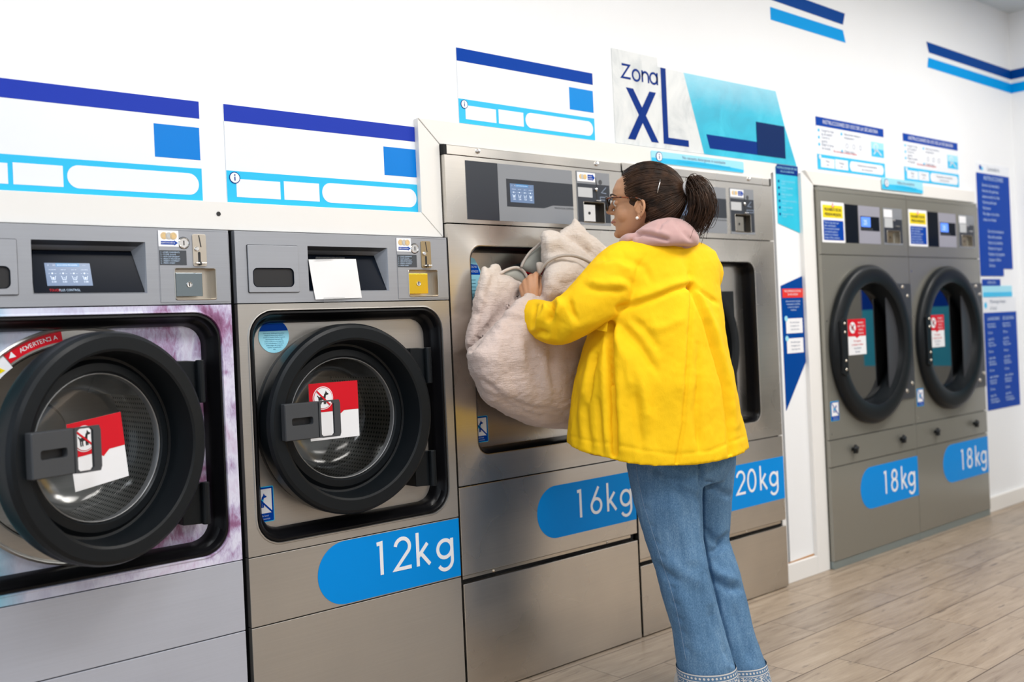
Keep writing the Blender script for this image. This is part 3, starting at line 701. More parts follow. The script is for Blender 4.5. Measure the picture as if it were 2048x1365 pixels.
def latch(par, x0, x1, z0, z1, y, t=0.022):
    """grey latch plate with a slot, and an open pull frame at its right end"""
    w, h = x1 - x0, z1 - z0; xs = x0 + .63 * w
    # plate with slot
    A = [2 * PI * i / 64 for i in range(64)]
    cx, cz = (x0 + xs) / 2, (z0 + z1) / 2
    box = lambda hw, hh, r, AA: rloop(cx, cz, hw, hh, r, AA)
    hw, hh = (xs - x0) / 2, h / 2
    AA = angles([(hw, hh, .003), (hw * .6, hh * .2, .006)], 40)
    q = MB()
    o_ = box(hw, hh, .003, AA); i_ = box(hw * .62, hh * .21, .006, AA)
    q.rings([y3(o_, y), y3(o_, y - t + .003), y3(box(hw - .002, hh - .002, .003, AA), y - t), y3(i_, y - t), y3(i_, y - .004)])
    q.prism(i_, y - .005, y - .004, 1)
    # pull frame
    fx = xs + .01 * w; A2 = angles([((x1 - fx) / 2, hh * .98, .004)], 40)
    fc = (fx + x1) / 2 - .007
    fo = rloop_off(fc, cz, (fx + x1) / 2, cz, (x1 - fx) / 2 + .004, hh * 1.02, .004, A2)
    fi = rloop_off(fc, cz, fc, cz, (x1 - fx) / 2 - .009, hh * .94, .003, A2)
    q.frame(fo, fi, y - t * 1.1, y - t * .72)
    q.box(xs - .004, xs + .003, y - t, y, z0, z1)
    return q.build('door_latch', [M['latch_grey'], M['ink']], par, bevel=.0012)

def lettering(par, body, xs, z, h, y, w=0.10, sx=1.0):
    q = MB(); numerals(q, body, xs, z, h, y, 0, w, sx); return q.build('lettering', M['white_print'], par)
def kg_decal(par, x0, x1, z0, z1, y=-.0002):
    r = (z1 - z0) / 2; cz = (z0 + z1) / 2
    q = MB(); q.prism([(x1, z0), (x1, z1)] + arc(x0 + r, cz, r, 90, 270, 28), y - .0008, y)
    return q.build('capacity_decal', M['kgblue'], par)

def coin_sticker(par, x0, x1, z0, z1, y, wide=False):
    w, h = x1 - x0, z1 - z0; q = MB(); q.rect(x0, x1, z0, z1, y, 0)
    if not wide:
        for k, (f, mi) in enumerate(((.28, 1), (.52, 2), (.74, 1))): q.disc(x0 + f * w, z1 - .33 * h, .205 * h * 1.05, y - .0006 - .0004 * k, mi, 22); q.ribbon(arc(x0 + f * w, z1 - .33 * h, .15 * h, 0, 360, 18)[:-1], .012 * h, y - .0010 - .0004 * k, 2 if mi == 1 else 1, closed=True)
        q.prism([(x0 + .12 * w, z0 + .13 * h), (x0 + .78 * w, z0 + .13 * h), (x0 + .78 * w, z0 + .08 * h), (x0 + .95 * w, z0 + .235 * h), (x0 + .78 * w, z0 + .39 * h), (x0 + .78 * w, z0 + .34 * h), (x0 + .12 * w, z0 + .34 * h)], y - .0006, y, 3)
        q.text('INSERTE MONEDAS', x0 + .45 * w, z0 + .185 * h, .095 * h * 1.45, y - .001, 0, 'CENTER', .78)
    else:
        for k, (f, mi) in enumerate(((.2, 1), (.3, 2), (.42, 1))): q.disc(x0 + f * w, z0 + .52 * h, .27 * h, y - .0006 - .0004 * k, mi, 22)
        q.prism([(x0 + .58 * w, z0 + .2 * h), (x0 + .85 * w, z0 + .2 * h), (x0 + .85 * w, z0 + .12 * h), (x0 + .98 * w, z0 + .5 * h), (x0 + .85 * w, z0 + .88 * h), (x0 + .85 * w, z0 + .8 * h), (x0 + .58 * w, z0 + .8 * h)], y - .0006, y, 3)
        q.text('INSERTE', x0 + .72 * w, z0 + .52 * h, .2 * h, y - .001, 0, 'CENTER', .8); q.text('MONEDAS', x0 + .72 * w, z0 + .28 * h, .2 * h, y - .001, 0, 'CENTER', .8)
    return q.build('coin_sticker', [M['white_print'], M['coin_gold'], M['coin_silver'], M['navy2']], par)

def recess(par, name, x0, x1, z0, z1, dep, r, m, y=0.0, lip=0.002, lip_m=None):
    """open tray let into a panel"""
    A = angles([((x1 - x0) / 2, (z1 - z0) / 2, r)], 40); cx, cz = (x0 + x1) / 2, (z0 + z1) / 2; hw, hh = (x1 - x0) / 2, (z1 - z0) / 2
    L = lambda d: rloop(cx, cz, hw + d, hh + d, max(.001, r + d), A)
    q = MB(); q.rings([y3(L(lip), y - .0006), y3(L(lip * .4), y - .0018), y3(L(0), y - .0008), y3(L(-.0005), y + dep)]); q.prism(L(0), y + dep, y + dep + .001)
    return q.build(name, M[m], par, angle=35)

def lcd_screen(par, x0, x1, z0, z1, yt, yb, detail=True, tiny=False):
    """lit display; plane tilts from depth yb at its foot to yt at its top"""
    w, h = x1 - x0, z1 - z0; q = MB()
    q.rect(0, w, 0, h, 0, 0, .0006)
    q.rect(.24 * w, .76 * w, .84 * h, .995 * h, -.0004, 1, .0004)
    q.text('SELECCIONE PROGRAMA', .49 * w, .875 * h, .075 * h, -.0008, 2, 'CENTER', .95); q.text('1', .06 * w, .86 * h, .1 * h, -.0008, 2); q.text('20:35', .17 * w, .875 * h, .062 * h, -.0008, 2, 'LEFT', .8); q.text('1 / 1', .83 * w, .875 * h, .062 * h, -.0008, 2)
    for k in range(4):
        cx = (.15 + .235 * k) * w
        q.text(('ALGODÓN', 'SINT. 30', 'SINT. 40', 'DELICADO')[k], cx, .68 * h, .056 * h, -.0008, 2, 'CENTER')
        q.text('00', cx - .075 * w, .52 * h, .05 * h, -.0008, 2, 'CENTER'); q.disc(cx - .01 * w, .54 * h, .035 * h, -.0008, 2, 14); q.text('min', cx + .06 * w, .52 * h, .05 * h, -.0008, 2, 'CENTER')
        q.ribbon([(cx - .062 * w, .42 * h), (cx - .048 * w, .40 * h), (cx - .036 * w, .265 * h), (cx + .036 * w, .265 * h), (cx + .048 * w, .40 * h), (cx + .062 * w, .42 * h)], .018 * h, -.0008, 2)
        if k in (0, 3): q.disc(cx, .335 * h, .04 * h, -.0008, 2, 14)
        else: q.text('30' if k == 1 else '40', cx, .31 * h, .075 * h, -.0008, 2, 'CENTER')
        q.text('5.00', cx + .004 * w, .135 * h, .105 * h, -.0008, 2, 'CENTER', 1.0, 0, .0004, .01)
    o = q.build('lcd_screen', [M['lcd'], M['lcd_band'], M['lcd_ink']], par, loc=(x0, yb, z0))
    o.rotation_euler = (-math.atan2(yt - yb, z1 - z0), 0, 0)
    return o

def coin_unit_small(par, cp, flap_m, plate_m):
    """coin section of a small washer's panel: face plate, sticker, key lock, label, slot plate and return box"""
    q = MB(); A = angles([(.0935, .0925, .006)], 30); cx, cz = .6165, 1.3545
    L = lambda d: rloop(cx, cz, .0945 + d, .0925 + d, .006, A)
    q.rings([y3(L(.0012), .001), y3(L(.0012), -.0008), y3(L(0), -.0008), y3(L(-.001), .0012)]); q.cutplate(.523, .710, 1.263, 1.446, [(.562, .671, 1.269, 1.349)], -.0012, .001)
    face = q.build('coin_panel', M['silver_paint'], par)
    face['label'] = 'flush coin panel at the right of the control panel'
    coin_sticker(face, .522, .575, 1.405, 1.446, -.0020)
    b = MB(); b.lathe(.588, 1.415, [(.0145, -.001), (.0145, -.003), (.0125, -.0045), (.0115, -.0035), (.0002, -.0035)], 32); b.ribbon([(.588, 1.409), (.588, 1.421)], .0022, -.0045, 1, .001)
    b.lathe(.588, 1.415, [(.0160, -.0010), (.0160, -.0018), (.0145, -.0018)], 32, 1)
    b.build('key_lock', [M['chrome'], M['ink']], face, angle=40)
    b = MB(); b.rect(.5235, .594, 1.358, 1.3955, -.0020)
    for k, t in enumerate(('1 - LOAD GARMENTS', '2 - CLOSE DOOR', '3 - ADD DETERGENT', '4 - SELECT PROGRAM', '5 - INSERT PAYMENT', '6 - PRESS START')): b.text(t, .5255, 1.3885 - .0055 * k, .0053, -.0025, 1)
    b.build('instruction_label', [M['plate_label'], M['lcd_ink'] if False else M['text_pale']], face)
    b = MB(); b.prism(rpts(.611, .648, 1.3555, 1.4385, .005), -.0035, -.001, 0)
    b.ribbon([(.6285, 1.436), (.6335, 1.405)], .0030, -.0040, 1); b.prism(rpts(.6245, .6315, 1.357, 1.393, .0034), -.0040, -.0035, 1)
    b.lathe(.622, 1.400, [(.0062, -.003), (.0062, -.0065), (.0045, -.008), (.0002, -.008)], 20, 2)
    b.box(.616, .644, -.012, -.0034, 1.3615, 1.3645, 2); b.box(.6262, .6298, -.0135, -.012, 1.357, 1.3665, 1)
    b.build('coin_slot', [M[plate_m], M['ink'], M['chrome']], face, bevel=.0006)
    box_ = recess(face, 'coin_return', .562, .671, 1.269, 1.349, .030, .005, 'chrome_dull', -.0012)
    b = MB(); b.box(.5655, .637, .004, .012, 1.2775, 1.3385); b.lathe(.601, 1.308, [(.0075, .004), (.0075, .0015), (.006, .001), (.0055, .003), (.0002, .003)], 24, 1); b.box(.5996, .6024, .0022, .004, 1.303, 1.313, 2)
    b.build('return_flap', [flap_m, M['chrome'], M['ink']], box_, bevel=.0012)
    return face

def small_washer(X0, label, wrap, flap_m, plate_m, ajar, kg):
    W = .713
    root = empty('washing_machine', label, 'washing machine', (X0, 0, 0), 'small front-loading washing machines')
    fm = M['wrap'] if wrap else M['steel_grey']
    q = MB(); q.box(.006, W - .006, .07 if False else .018, .62, .004, 1.450); 
    # cabinet shell is hollow behind the door opening
    q = MB()
    for bx in ((.004, .02, .019, .62, .004, 1.448), (W - .02, W - .004, .019, .62, .004, 1.448), (.02, W - .02, .019, .62, 1.434, 1.448), (.02, W - .02, .019, .60, .004, .02), (.02, W - .02, .60, .62, .02, 1.434), (.02, W - .02, .030, .045, .02, .560), (.02, W - .02, .06, .075, 1.262, 1.434)): q.box(*bx)
    q.build('cabinet', M['cabinet_black'], root)
    cov, G = cover_with_opening(root, 'front_cover', .001, W - .001, .5765, 1.2545, .031, .679, .602, 1.235, .072, fm)
    gasket(root, G)
    dcx, dcz = .327, .921
    tub_plate(root, G, dcx, dcz, .248, fm, name='tub_front')
    e_ = .0 if wrap else -.026
    q = MB(); q.lathe(dcx, dcz, [(.290 + e_, .0515), (.290 + e_, .044), (.285 + e_, .041), (.281 + e_, .044), (.279 + e_, .049), (.250, .049), (.246, .054), (.246, .075)], 80)
    ring = q.build('tub_ring', M['steel_grey'] if wrap else M['black_plastic'], root, angle=35)
    if wrap:
        q = MB()
        def band(a0, a1, r0, r1, mi, y):
            n = 14; o_ = [(dcx + r1 * math.cos(math.radians(a0 + (a1 - a0) * i / n)), dcz + r1 * math.sin(math.radians(a0 + (a1 - a0) * i / n))) for i in range(n + 1)]
            i_ = [(dcx + r0 * math.cos(math.radians(a0 + (a1 - a0) * i / n)), dcz + r0 * math.sin(math.radians(a0 + (a1 - a0) * i / n))) for i in range(n + 1)]
            q.prism(o_ + i_[::-1], y, y + .0006, mi)
        band(97, 126, .255, .279, 0, .0478)
        for k in range(12):
            pass
        for a, t in zip(range(0, 11), 'ADVERTENCIA'):
            an = math.radians(119 - 1.75 * a); q.text(t, dcx + .2625 * math.cos(an), dcz + .2625 * math.sin(an), .015, .0472, 1, 'LEFT', 1, an - PI / 2)
        an = math.radians(123); ax, az = dcx + .267 * math.cos(an), dcz + .267 * math.sin(an); q.prism([(ax - .008, az - .006), (ax + .008, az - .002), (ax - .003, az + .010)], .0470, .0476, 1)
        band(126.5, 142, .245, .279, 1, .0480)
        an = math.radians(134); ax, az = dcx + .268 * math.cos(an), dcz + .268 * math.sin(an)
        q.prism([(ax - .020, az - .026), (ax + .024, az - .002), (ax - .020, az + .022)], .0470, .0478, 2); q.ribbon([(ax - .010, az - .008), (ax + .006, az - .002), (ax - .008, az + .006)], .007, .0466, 3)
        q.build('warning_label', [M['red'], M['white_print'], M['yellow'], M['ink']], ring)
    drum(root, dcx, dcz, .243)
    # ---- door, hinged at its right edge
    hx, hy = .612, -.012
    dr = MB(); ox, oz = dcx - hx, dcz
    dr.lathe(ox, oz, [(.255, .052), (.268, .036), (.272, .020), (.272, -.016), (.267, -.028), (.259, -.033), (.231, -.033), (.225, -.030), (.219, .010), (.214, .038), (.208, .040), (.203, .036), (.198, .031), (.180, .029), (.174, .036), (.173, .050), (.190, .056), (.255, .052)], 96)
    door = dr.build('door', M['black_plastic'], root, angle=22, loc=(hx, hy, 0)); door.rotation_euler = (0, 0, math.radians(ajar))
    g = MB(); g.lathe(ox, oz, [(.174, .042), (.170, .085), (.160, .125), (.135, .150), (.08, .160), (.0005, .163)], 64)
    g.build('door_glass', M['glass'], door, smooth=True)
    g = MB(); g.lathe(ox, oz, [(.1755, .034), (.1735, .031), (.1715, .034), (.1715, .050)], 64); g.build('glass_rim', M['rim_grey'], door, smooth=True)
    if wrap: no_dog_sign(door, ox - .075, ox + .075, oz - .088, oz + .070, .040, math.radians(6))
    else: no_dog_sign(door, ox - .108, ox + .054, oz - .058, oz + .105, .040, math.radians(0))
    latch(door, ox - .236, ox - .070, oz - .040, oz + .060, -.033)
    q = MB()
    for z0_, z1_ in ((1.005, 1.110), (.690, .797)): pass
    for nm, z0_, z1_ in (('door_hinge', 1.002, 1.112), ('door_hinge', .688, .797)):
        h = MB(); h.prism([(.552, z0_ + .004), (.618, z0_), (.620, z1_ - .004), (.58, z1_), (.552, z1_)], -.006, .050); h.tube([(.612, -.012, z0_), (.612, -.012, z1_)], .011, 14)
        h.build(nm, M['black_plastic'], root, bevel=.002)
    # ---- control panel
    q = MB(); pz0, pz1 = 1.2575, 1.4515
    q.cutplate(.001, W - .001, pz0, pz1, [(.2195, .489, 1.2865, 1.4152), (.049, .170, 1.301, 1.351), (.562, .671, 1.269, 1.349)], 0.0, .02)
    q.build('control_panel', M['silver_paint'], root)
    # soap drawer front with finger slot
    cx, cz = .111, 1.350; A = sorted({round(math.atan2(b_ - 1.326, a_ - .1095) % (2 * PI), 5) for a_, b_ in rpts(cx - .076, cx + .076, cz - .064, cz + .064, .003) + rpts(.0495, .1695, 1.3015, 1.3505, .012)} | {2 * PI * k / 40 for k in range(40)})
    o_ = rloop_off(.1095, 1.326, cx, cz, .076, .064, .003, A); i_ = rloop_off(.1095, 1.326, .1095, 1.326, .060, .0245, .012, A)
    q = MB(); q.frame(o_, i_, -.0045, .004)
    dwr = q.build('soap_drawer', M['silver_paint'], root, bevel=.0008)
    q = MB(); A3 = [(a, b) for a, b in rloop(cx, cz, .0775, .0655, .004, angles([(.0775, .0655, .004)], 30))]; q.prism(A3, -.0012, .0004); q.build('drawer_gap', M['ink'], dwr)
    recess(dwr, 'finger_slot', .0496, .1694, 1.3016, 1.3504, .030, .012, 'dark_glass', -.004)
    # sloped display tray: deep at the top, flush at the foot
    x0, x1, z0, z1 = .2195, .489, 1.2865, 1.4152
    q = MB(); ins = .022
    q.add([(x0, 0, z1), (x1, 0, z1), (x1, 0, z0), (x0, 0, z0), (x0 + .004, .040, z1 - .020), (x1 - ins, .040, z1 - .020), (x1 - .004, .006, z0 + .003), (x0 + .004, .006, z0 + .003)], [(0, 1, 5, 4), (1, 2, 6, 5), (2, 3, 7, 6), (3, 0, 4, 7)])
    tray = q.build('display_recess', M['dark_grey'] if False else M['silver_paint'], root)
    q = MB(); q.add([(x0 + .003, .0005, z1 - .0005), (x1 - .003, .0005, z1 - .0005), (x1 - ins - .002, .0395, z1 - .0195), (x0 + .004, .0395, z1 - .0195)], [(0, 1, 2, 3)]); q.build('recess_top', M['dark_grey'], tray)
    q = MB(); q.add([(x0 + .005, .0385, z1 - .0225), (x1 - ins - .001, .0385, z1 - .0225), (x1 - .006, .0055, z0 + .004), (x0 + .005, .0055, z0 + .004)], [(0, 1, 2, 3)])
    glass = q.build('screen_glass', M['dark_glass'], tray)
    sl = (.0385 - .0055) / (z1 - .0225 - z0 - .004)
    yy = lambda z: .0055 + sl * (z - z0 - .004)
    if wrap:
        lcd_screen(glass, .255, .360, 1.307, 1.3655, yy(1.3655) - .0012, yy(1.307) - .0012)
        q = MB(); q.text('TOUCH', 0, 0, .0085, 0, 0, 'LEFT', .8); q.text('PLUS CONTROL', .0215, 0, .0085, 0, 1, 'LEFT', .8)
        o = q.build('lettering', [M['red'], M['text_pale']], glass, loc=(.258, yy(1.2935) - .0012, 1.2935)); o.rotation_euler = (-math.atan(sl), 0, 0)
    coin_unit_small(root, None, flap_m, plate_m)
    # ---- lower panels
    q = MB(); q.box(.001, W - .001, 0, .02, .3885, .5735); q.build('upper_kick_panel', M['steel_grey'] if not wrap else M['silver_light'], root, bevel=.001)
    q = MB(); q.box(.001, W - .001, 0, .02, .006, .3855); q.build('lower_kick_panel', M['steel_grey'] if not wrap else M['silver_light'], root, bevel=.001)
    if kg:
        d = kg_decal(root, .206, W - .002, .392, .5715)
        lettering(d, '12kg', [.402, .464, .543, .619], .4505, .0985, -.0016, .115, 1.03)
        q = MB(); cx, cz, r = .1045 + .026, 1.166, .047; yb = .0515
        q.disc(cx, cz, r, yb - .0008, 0, 40)
        a = 28; q.prism(arc(cx, cz, r * .985, a - 10, 180 - a + 10, 20), yb - .0014, yb - .0007, 1)
        q.prism([(cx - r * .62, cz + r * .76), (cx + r * .62, cz + r * .76)] + arc(cx, cz, r * .98, 51, 129, 10), yb - .0020, yb - .0013, 2)
        for k, t in enumerate(('Para cerrar, desbloquee la puerta y', 'empuje la maneta hacia adentro.', 'Cuando la lavadora finalice, la puerta', 'está bloqueada hasta que ella', 'misma se abra en unos segundos', 'y que se desbloquee. Si la fuerza', 'existe peligro de romper la', 'maneta. La puerta abre', 'sola.')):
            q.text(t, cx, cz + .0065 - .0056 * k, .0050, yb - .0014, 3, 'CENTER', .9, 0, .0003, .006 if k in (3, 6) else 0)
        q.build('round_sticker', [M['cyan_lt'], M['navy2'], M['cyan'], M['text_teal']], root)
        dog_sticker(root, .045 - .014, .118 - .010, .654, .752, .0515)
    return root

def dog_sticker(par, x0, x1, z0, z1, y):
    w, h = x1 - x0, z1 - z0; q = MB()
    q.prism(rpts(x0, x1, z0, z1, .004, 4), y - .0008, y, 0); q.prism(rpts(x0 + .03 * w, x1 - .03 * w, z0 + .025 * h, z1 - .025 * h, .003, 4), y - .0014, y - .0007, 1)
    q.rect(x0 + .09 * w, x1 - .09 * w, z0 + .25 * h, z1 - .07 * h, y - .0020, 2)
    dog(q, x0 + .46 * w, z0 + .58 * h, .55 * w, y - .0025, 1, 0); q.ribbon([(x0 + .10 * w, z0 + .92 * h), (x1 - .08 * w, z0 + .26 * h)], .06 * w, y - .0030, 1)
    q.text('Prohibido lavar', x0 + .5 * w, z0 + .155 * h, .075 * h, y - .0020, 3, 'CENTER', .95); q.text('ropa de mascotas', x0 + .5 * w, z0 + .07 * h, .075 * h, y - .0020, 3, 'CENTER', .95)
    return q.build('dog_sticker', [M['cyan'], M['navy2'], M['white_print'], M['text_pale']], par)

small_washer(.489, 'small washing machine wrapped in a printed fur photograph with its round door ajar', True, M['flap_dark'], 'chrome_dull', 19.0, False)
small_washer(1.218, 'plain grey 12kg washing machine with a sheet of paper taped over its screen', False, M['gold'], 'brass_dark', 0.0, True)

# sheet of paper taped over the second washer's display
q = MB(); n = 8
vs = []; fs = []
P0, P1, P2, P3 = (.0, .113), (.155, .116), (.172, .003), (.017, .0)   # tl tr br bl
for i in range(n + 1):
    for j in range(n + 1):
        u, v = i / n, j / n
        x = (P0[0] * (1 - u) + P1[0] * u) * (1 - v) + (P3[0] * (1 - u) + P2[0] * u) * v
        z = (P0[1] * (1 - u) + P1[1] * u) * (1 - v) + (P3[1] * (1 - u) + P2[1] * u) * v
        vs.append((x, -.004 - .006 * math.sin(PI * u) * (1 - v) + .0015 * math.sin(5 * u + 3 * v), z))
for i in range(n):
    for j in range(n): a = i * (n + 1) + j; fs.append((a, a + n + 1, a + n + 2, a + 1))
q.add(vs, fs)
o = q.build('paper_sheet', M['paper'], None, smooth=True, loc=(1.437, 0, 1.264))
tag(o, 'blank white paper sheet taped over the display of the 12kg washer', 'paper')
q = MB(); q.rect(.042, .112, -.010, .006, -.0065, 0, .0003); q.build('tape_strip', M['lens'], o)
q = MB(); q.rect(.02, .115, .110, .120, -.009, 0, .0003); q.build('tape_strip', M['lens'], o)

# ------------------------------------------------------------------ tall washers
def tall_washer(X0, W, label, op, zs, disp, coin, kgz, kgx, kgtext, kgt, door_open, mirror=False):
    root = empty('washing_machine', label, 'washing machine', (X0, 0, 0), 'tall stainless washing machines')
    z_seam, z_low, z_gap, z_bot, ztop = zs
    m = M['steel_warm']
    q = MB()
    for bx in ((.004, .02, .019, .80, .004, 1.72), (W - .02, W - .004, .019, .80, .004, 1.72), (.02, W - .02, .019, .80, 1.70, 1.72), (.02, W - .02, .78, .80, .02, 1.70), (.02, W - .02, .022, .04, .02, z_low), (.02, W - .02, .022, .06, z_seam + .01, 1.70)): q.box(*bx)
    q.build('cabinet', M['cabinet_black'], root)
    crx = (coin[0] + .030, coin[0] + .135, coin[2] + .010, coin[2] + .081)
    q = MB(); q.cutplate(.001, W - .001, z_seam + .003, ztop - .032, [crx], -.001, .022); q.build('control_panel', m, root)
    q = MB(); q.box(.013 if not mirror else .0, W - (.0 if not mirror else .010), .002, .022, ztop - .029, ztop)
    bar = q.build('top_bar', m, root, bevel=.001)
    q = MB()
    if not mirror: q.box(0, .0125, .0005, .03, ztop - .030, ztop + .001)
    else: q.box(W - .0095, W, .0005, .03, ztop - .030, ztop + .001)
    q.build('end_cap', M['cabinet_black'], bar)
    for sx in ((.14, .691) if not mirror else (.09, .78)):
        s = MB(); s.lathe(sx, ztop - .010, [(.0085, .002), (.0085, -.001), (.006, -.0045), (.0002, -.006)], 20); s.build('screw', M['chrome'], bar, angle=40)
    # printed display overlay
    d0, d1, dz0, dz1 = disp
    q = MB(); q.prism(rpts(d0, d1, dz0, dz1, .004), -.0020, -.001, 0)
    q.rect(d0, d0 + .134, dz0, dz1, -.0026, 1)
    bz1, bz0 = dz0 + .141, dz0 + .049
    k1 = d1 - .140; k2 = d1 - .098
    q.prism([(d0 + .170, bz1), (d1, bz1), (d1, bz0 + .014), (k2, bz0 + .013), (k1, bz0 + .0015), (d0 + .170, bz0)], -.0026, -.0020, 1)
    q.text('TOUCH PLUS CONTROL', d1 - .092, bz0 + .002, .0085, -.0026, 1)
    ov = q.build('display_overlay', [M['grey_overlay'], M['navy_overlay']], root)
    lcd_screen(ov, d0 + .185, d0 + .291, dz0 + .064, dz0 + .126, -.0032, -.0032)
    # coin unit
    c0, c1, cz0, cz1 = coin; cw = c1 - c0
    A = angles([(cw / 2, (cz1 - cz0) / 2, .004)], 24)
    q = MB(); q.cutplate(c0, c1, cz0, cz1, [crx], -.0028, -.001, 0); q.cutplate(c0 + .002, c1 - .002, cz0 + .058, cz0 + .146, [crx], -.0034, -.0028, 1)
    q.rect(c0 + .004, c0 + .42 * cw + .006, cz0 + .098, cz0 + .132, -.0040, 2)
    q.ribbon([(c1 - .02, cz0 + .138), (c1 - .045, cz0 + .118), (c1 - .02, cz0 + .116)], .003, -.0040, 3); q.ribbon([(c1 - .052, cz0 + .102), (c1 - .006, cz0 + .102), (c1 - .006, cz0 + .092), (c1 - .052, cz0 + .092)], .0025, -.0040, 3, closed=True)
    q.ribbon([(c0 + .095, cz1 - .018), (c0 + .101, cz1 - .052)], .004, -.0040, 4); q.ribbon([(c0 + .098, cz0 + .125), (c0 + .100, cz0 + .082)], .006, -.0040, 4); q.disc(c0 + .120, cz1 - .034, .009, -.0034, 5, 14)
    face = q.build('coin_panel', [M['grey_overlay'], M['navy_overlay'], M['coin_silver'], M['text_grey'], M['ink'], M['dark_grey']], root)
    coin_sticker(face, c0 + .003, c0 + .093, cz1 - .036, cz1 - .004, -.0040, True)
    b = MB(); b.lathe(c0 + .094, cz1 - .062, [(.0065, -.003), (.0065, -.009), (.004, -.011), (.0002, -.011)], 16); b.build('coin_button', M['chrome'], face, angle=40)
    b = MB(); b.box(c0 + .088, c0 + .112, -.012, -.003, cz0 + .086, cz0 + .0895); b.build('coin_lever', M['chrome'], face, bevel=.0008)
    bx = recess(face, 'coin_return', c0 + .030, c0 + .135, cz0 + .010, cz0 + .081, .030, .004, 'chrome_dull', -.0034)
    b = MB(); b.box(c0 + .0315, c0 + .094, .003, .010, cz0 + .014, cz0 + .073); b.disc(c0 + .064, cz0 + .043, .0055, .0018, 1, 16); b.build('return_flap', [M['chrome'], M['ink']], bx, bevel=.001)
    # door cover and opening
    o0, o1, oz0, oz1 = op
    cov, G = cover_with_opening(root, 'front_cover', .001, W - .001, z_low + .002, z_seam - .001, o0, o1, oz0, oz1, .045, m, lip=.0004)
    yb = .060
    cx, cz, hw, hh, r, AA = G
    lp = lambda d_: rloop(cx, cz, hw - d_, hh - d_, max(.012, r - d_ * .6), AA)
    q = MB(); q.rings([y3(lp(.0005), .003), y3(lp(.003), .001), y3(lp(.007), .006), y3(lp(.014), .030), y3(lp(.017), yb), y3(lp(.0005), yb), y3(lp(.0005), .003)]); q.build('door_gasket', M['rubber'], root, angle=40)
    dcx, dcz = (cx - .005 if door_open else .352), (cz + .016 if door_open else cz - .006); R = .247 if door_open else .292
    tub_plate(root, G, dcx, dcz, R - .014, m, yb - .004)
    q = MB(); q.lathe(dcx, dcz, [(R + .030, yb - .004), (R + .030, yb - .012), (R + .022, yb - .016), (R + .016, yb - .008), (R - .014, yb - .006), (R - .016, yb + .02)], 72)
    ring = q.build('tub_ring', M['black_plastic'], root, angle=35)
    if door_open:
        q = MB(); n = 20
        o_ = [(dcx + (R + .014) * math.cos(math.radians(a)), dcz + (R + .014) * math.sin(math.radians(a))) for a in [75 + 55 * i / n for i in range(n + 1)]]
        i_ = [(dcx + (R - .012) * math.cos(math.radians(a)), dcz + (R - .012) * math.sin(math.radians(a))) for a in [75 + 55 * i / n for i in range(n + 1)]]
        q.prism(o_ + i_[::-1], yb - .0085, yb - .0075, 0)
        for k, t in enumerate('ADVERTENCIA'):
            an = math.radians(122 - 3.3 * k); q.text(t, dcx + (R - .004) * math.cos(an), dcz + (R - .004) * math.sin(an), .017, yb - .0092, 1, 'LEFT', 1, an - PI / 2)
        q.build('warning_label', [M['red'], M['white_print']], ring)
    drum(root, dcx, dcz, R - .018, yb + .01, .56)
    hx = o1 - .030 if door_open else .640
    if not door_open:
        dr = MB(); ox, oz = dcx - hx, dcz
        dr.lathe(ox, oz, [(r_ * R / .268, y_) for r_, y_ in [(.250, .046), (.268, .030), (.272, .012), (.272, -.018), (.262, -.030), (.230, -.032), (.222, -.026), (.212, .030), (.196, .030), (.186, .034), (.185, .048), (.250, .046)]], 80)
        door = dr.build('door', M['black_plastic'], root, angle=38, loc=(hx, -.050 if door_open else .012, 0)); door.rotation_euler = (0, 0, math.radians(178 if door_open else 0))
        g = MB(); g.lathe(ox, oz, [(.186, .040), (.180, .085), (.165, .115), (.12, .135), (.0005, .145)], 56); g.build('door_glass', M['glass'], door, smooth=True)
        latch(door, ox - .24, ox - .08, oz - .05, oz + .05, -.030)
    for z0_, z1_ in ((dcz + .09, dcz + .22), (dcz - .22, dcz - .09)):
        h = MB(); h.prism([(hx - .13, z0_), (hx + .004, z0_), (hx + .004, z1_), (hx - .13, z1_)], .004, yb - .012); h.build('door_hinge', M['black_plastic'], root, bevel=.002)
    if door_open:
        q = MB(); x0_, x1_ = o0 + .012, o0 + .085
        q.prism([(x0_, 1.245), (x0_ + .03, 1.245), (x1_, 1.335), (x1_, 1.355), (x1_ - .022, 1.392), (x1_ - .045, 1.400), (x0_, 1.400)], yb - .0055, yb - .0045, 0); q.prism([(x0_, 1.340), (x1_, 1.340), (x1_ - .012, 1.372), (x0_, 1.376)], yb - .0062, yb - .0055, 1)
        q.text('CERRAR PUERTAS NO', x1_ - .014, 1.362, .0105, yb - .0068, 2, 'RIGHT', .7); q.text('SE DAN PORTAZOS', x1_ - .010, 1.347, .0105, yb - .0068, 2, 'RIGHT', .7)
        for k in range(6): q.rect(x0_, x1_ - .022, 1.322 - .0115 * k, 1.3232 - .0115 * k, yb - .0062, 3)
        q.build('door_sticker', [M['cyan_lt'], M['navy2'], M['text_pale'], M['text_teal']], root)
        dog_sticker(root, o0 + .012, o0 + .088, .790, .876, yb - .0045)
    # lower panels
    q = MB(); q.box(.001, W - .001, 0, .022, z_gap + .024, z_low - .002); q.build('upper_kick_panel', m, root, bevel=.0015)
    q = MB(); q.box(.003, W - .035, .003, .020, z_gap + .0125, z_gap + .0225)
    for sx in (.13, .66): q.lathe(sx, z_gap + .0165, [(.0045, .004), (.0045, .001), (.0002, -.001)], 14)
    q.build('panel_lip', M['chrome_dull'], root)
    q = MB(); q.box(.002, W - .001, -.001, .022, .004, z_gap - .002); q.build('lower_kick_panel', m, root, bevel=.002)
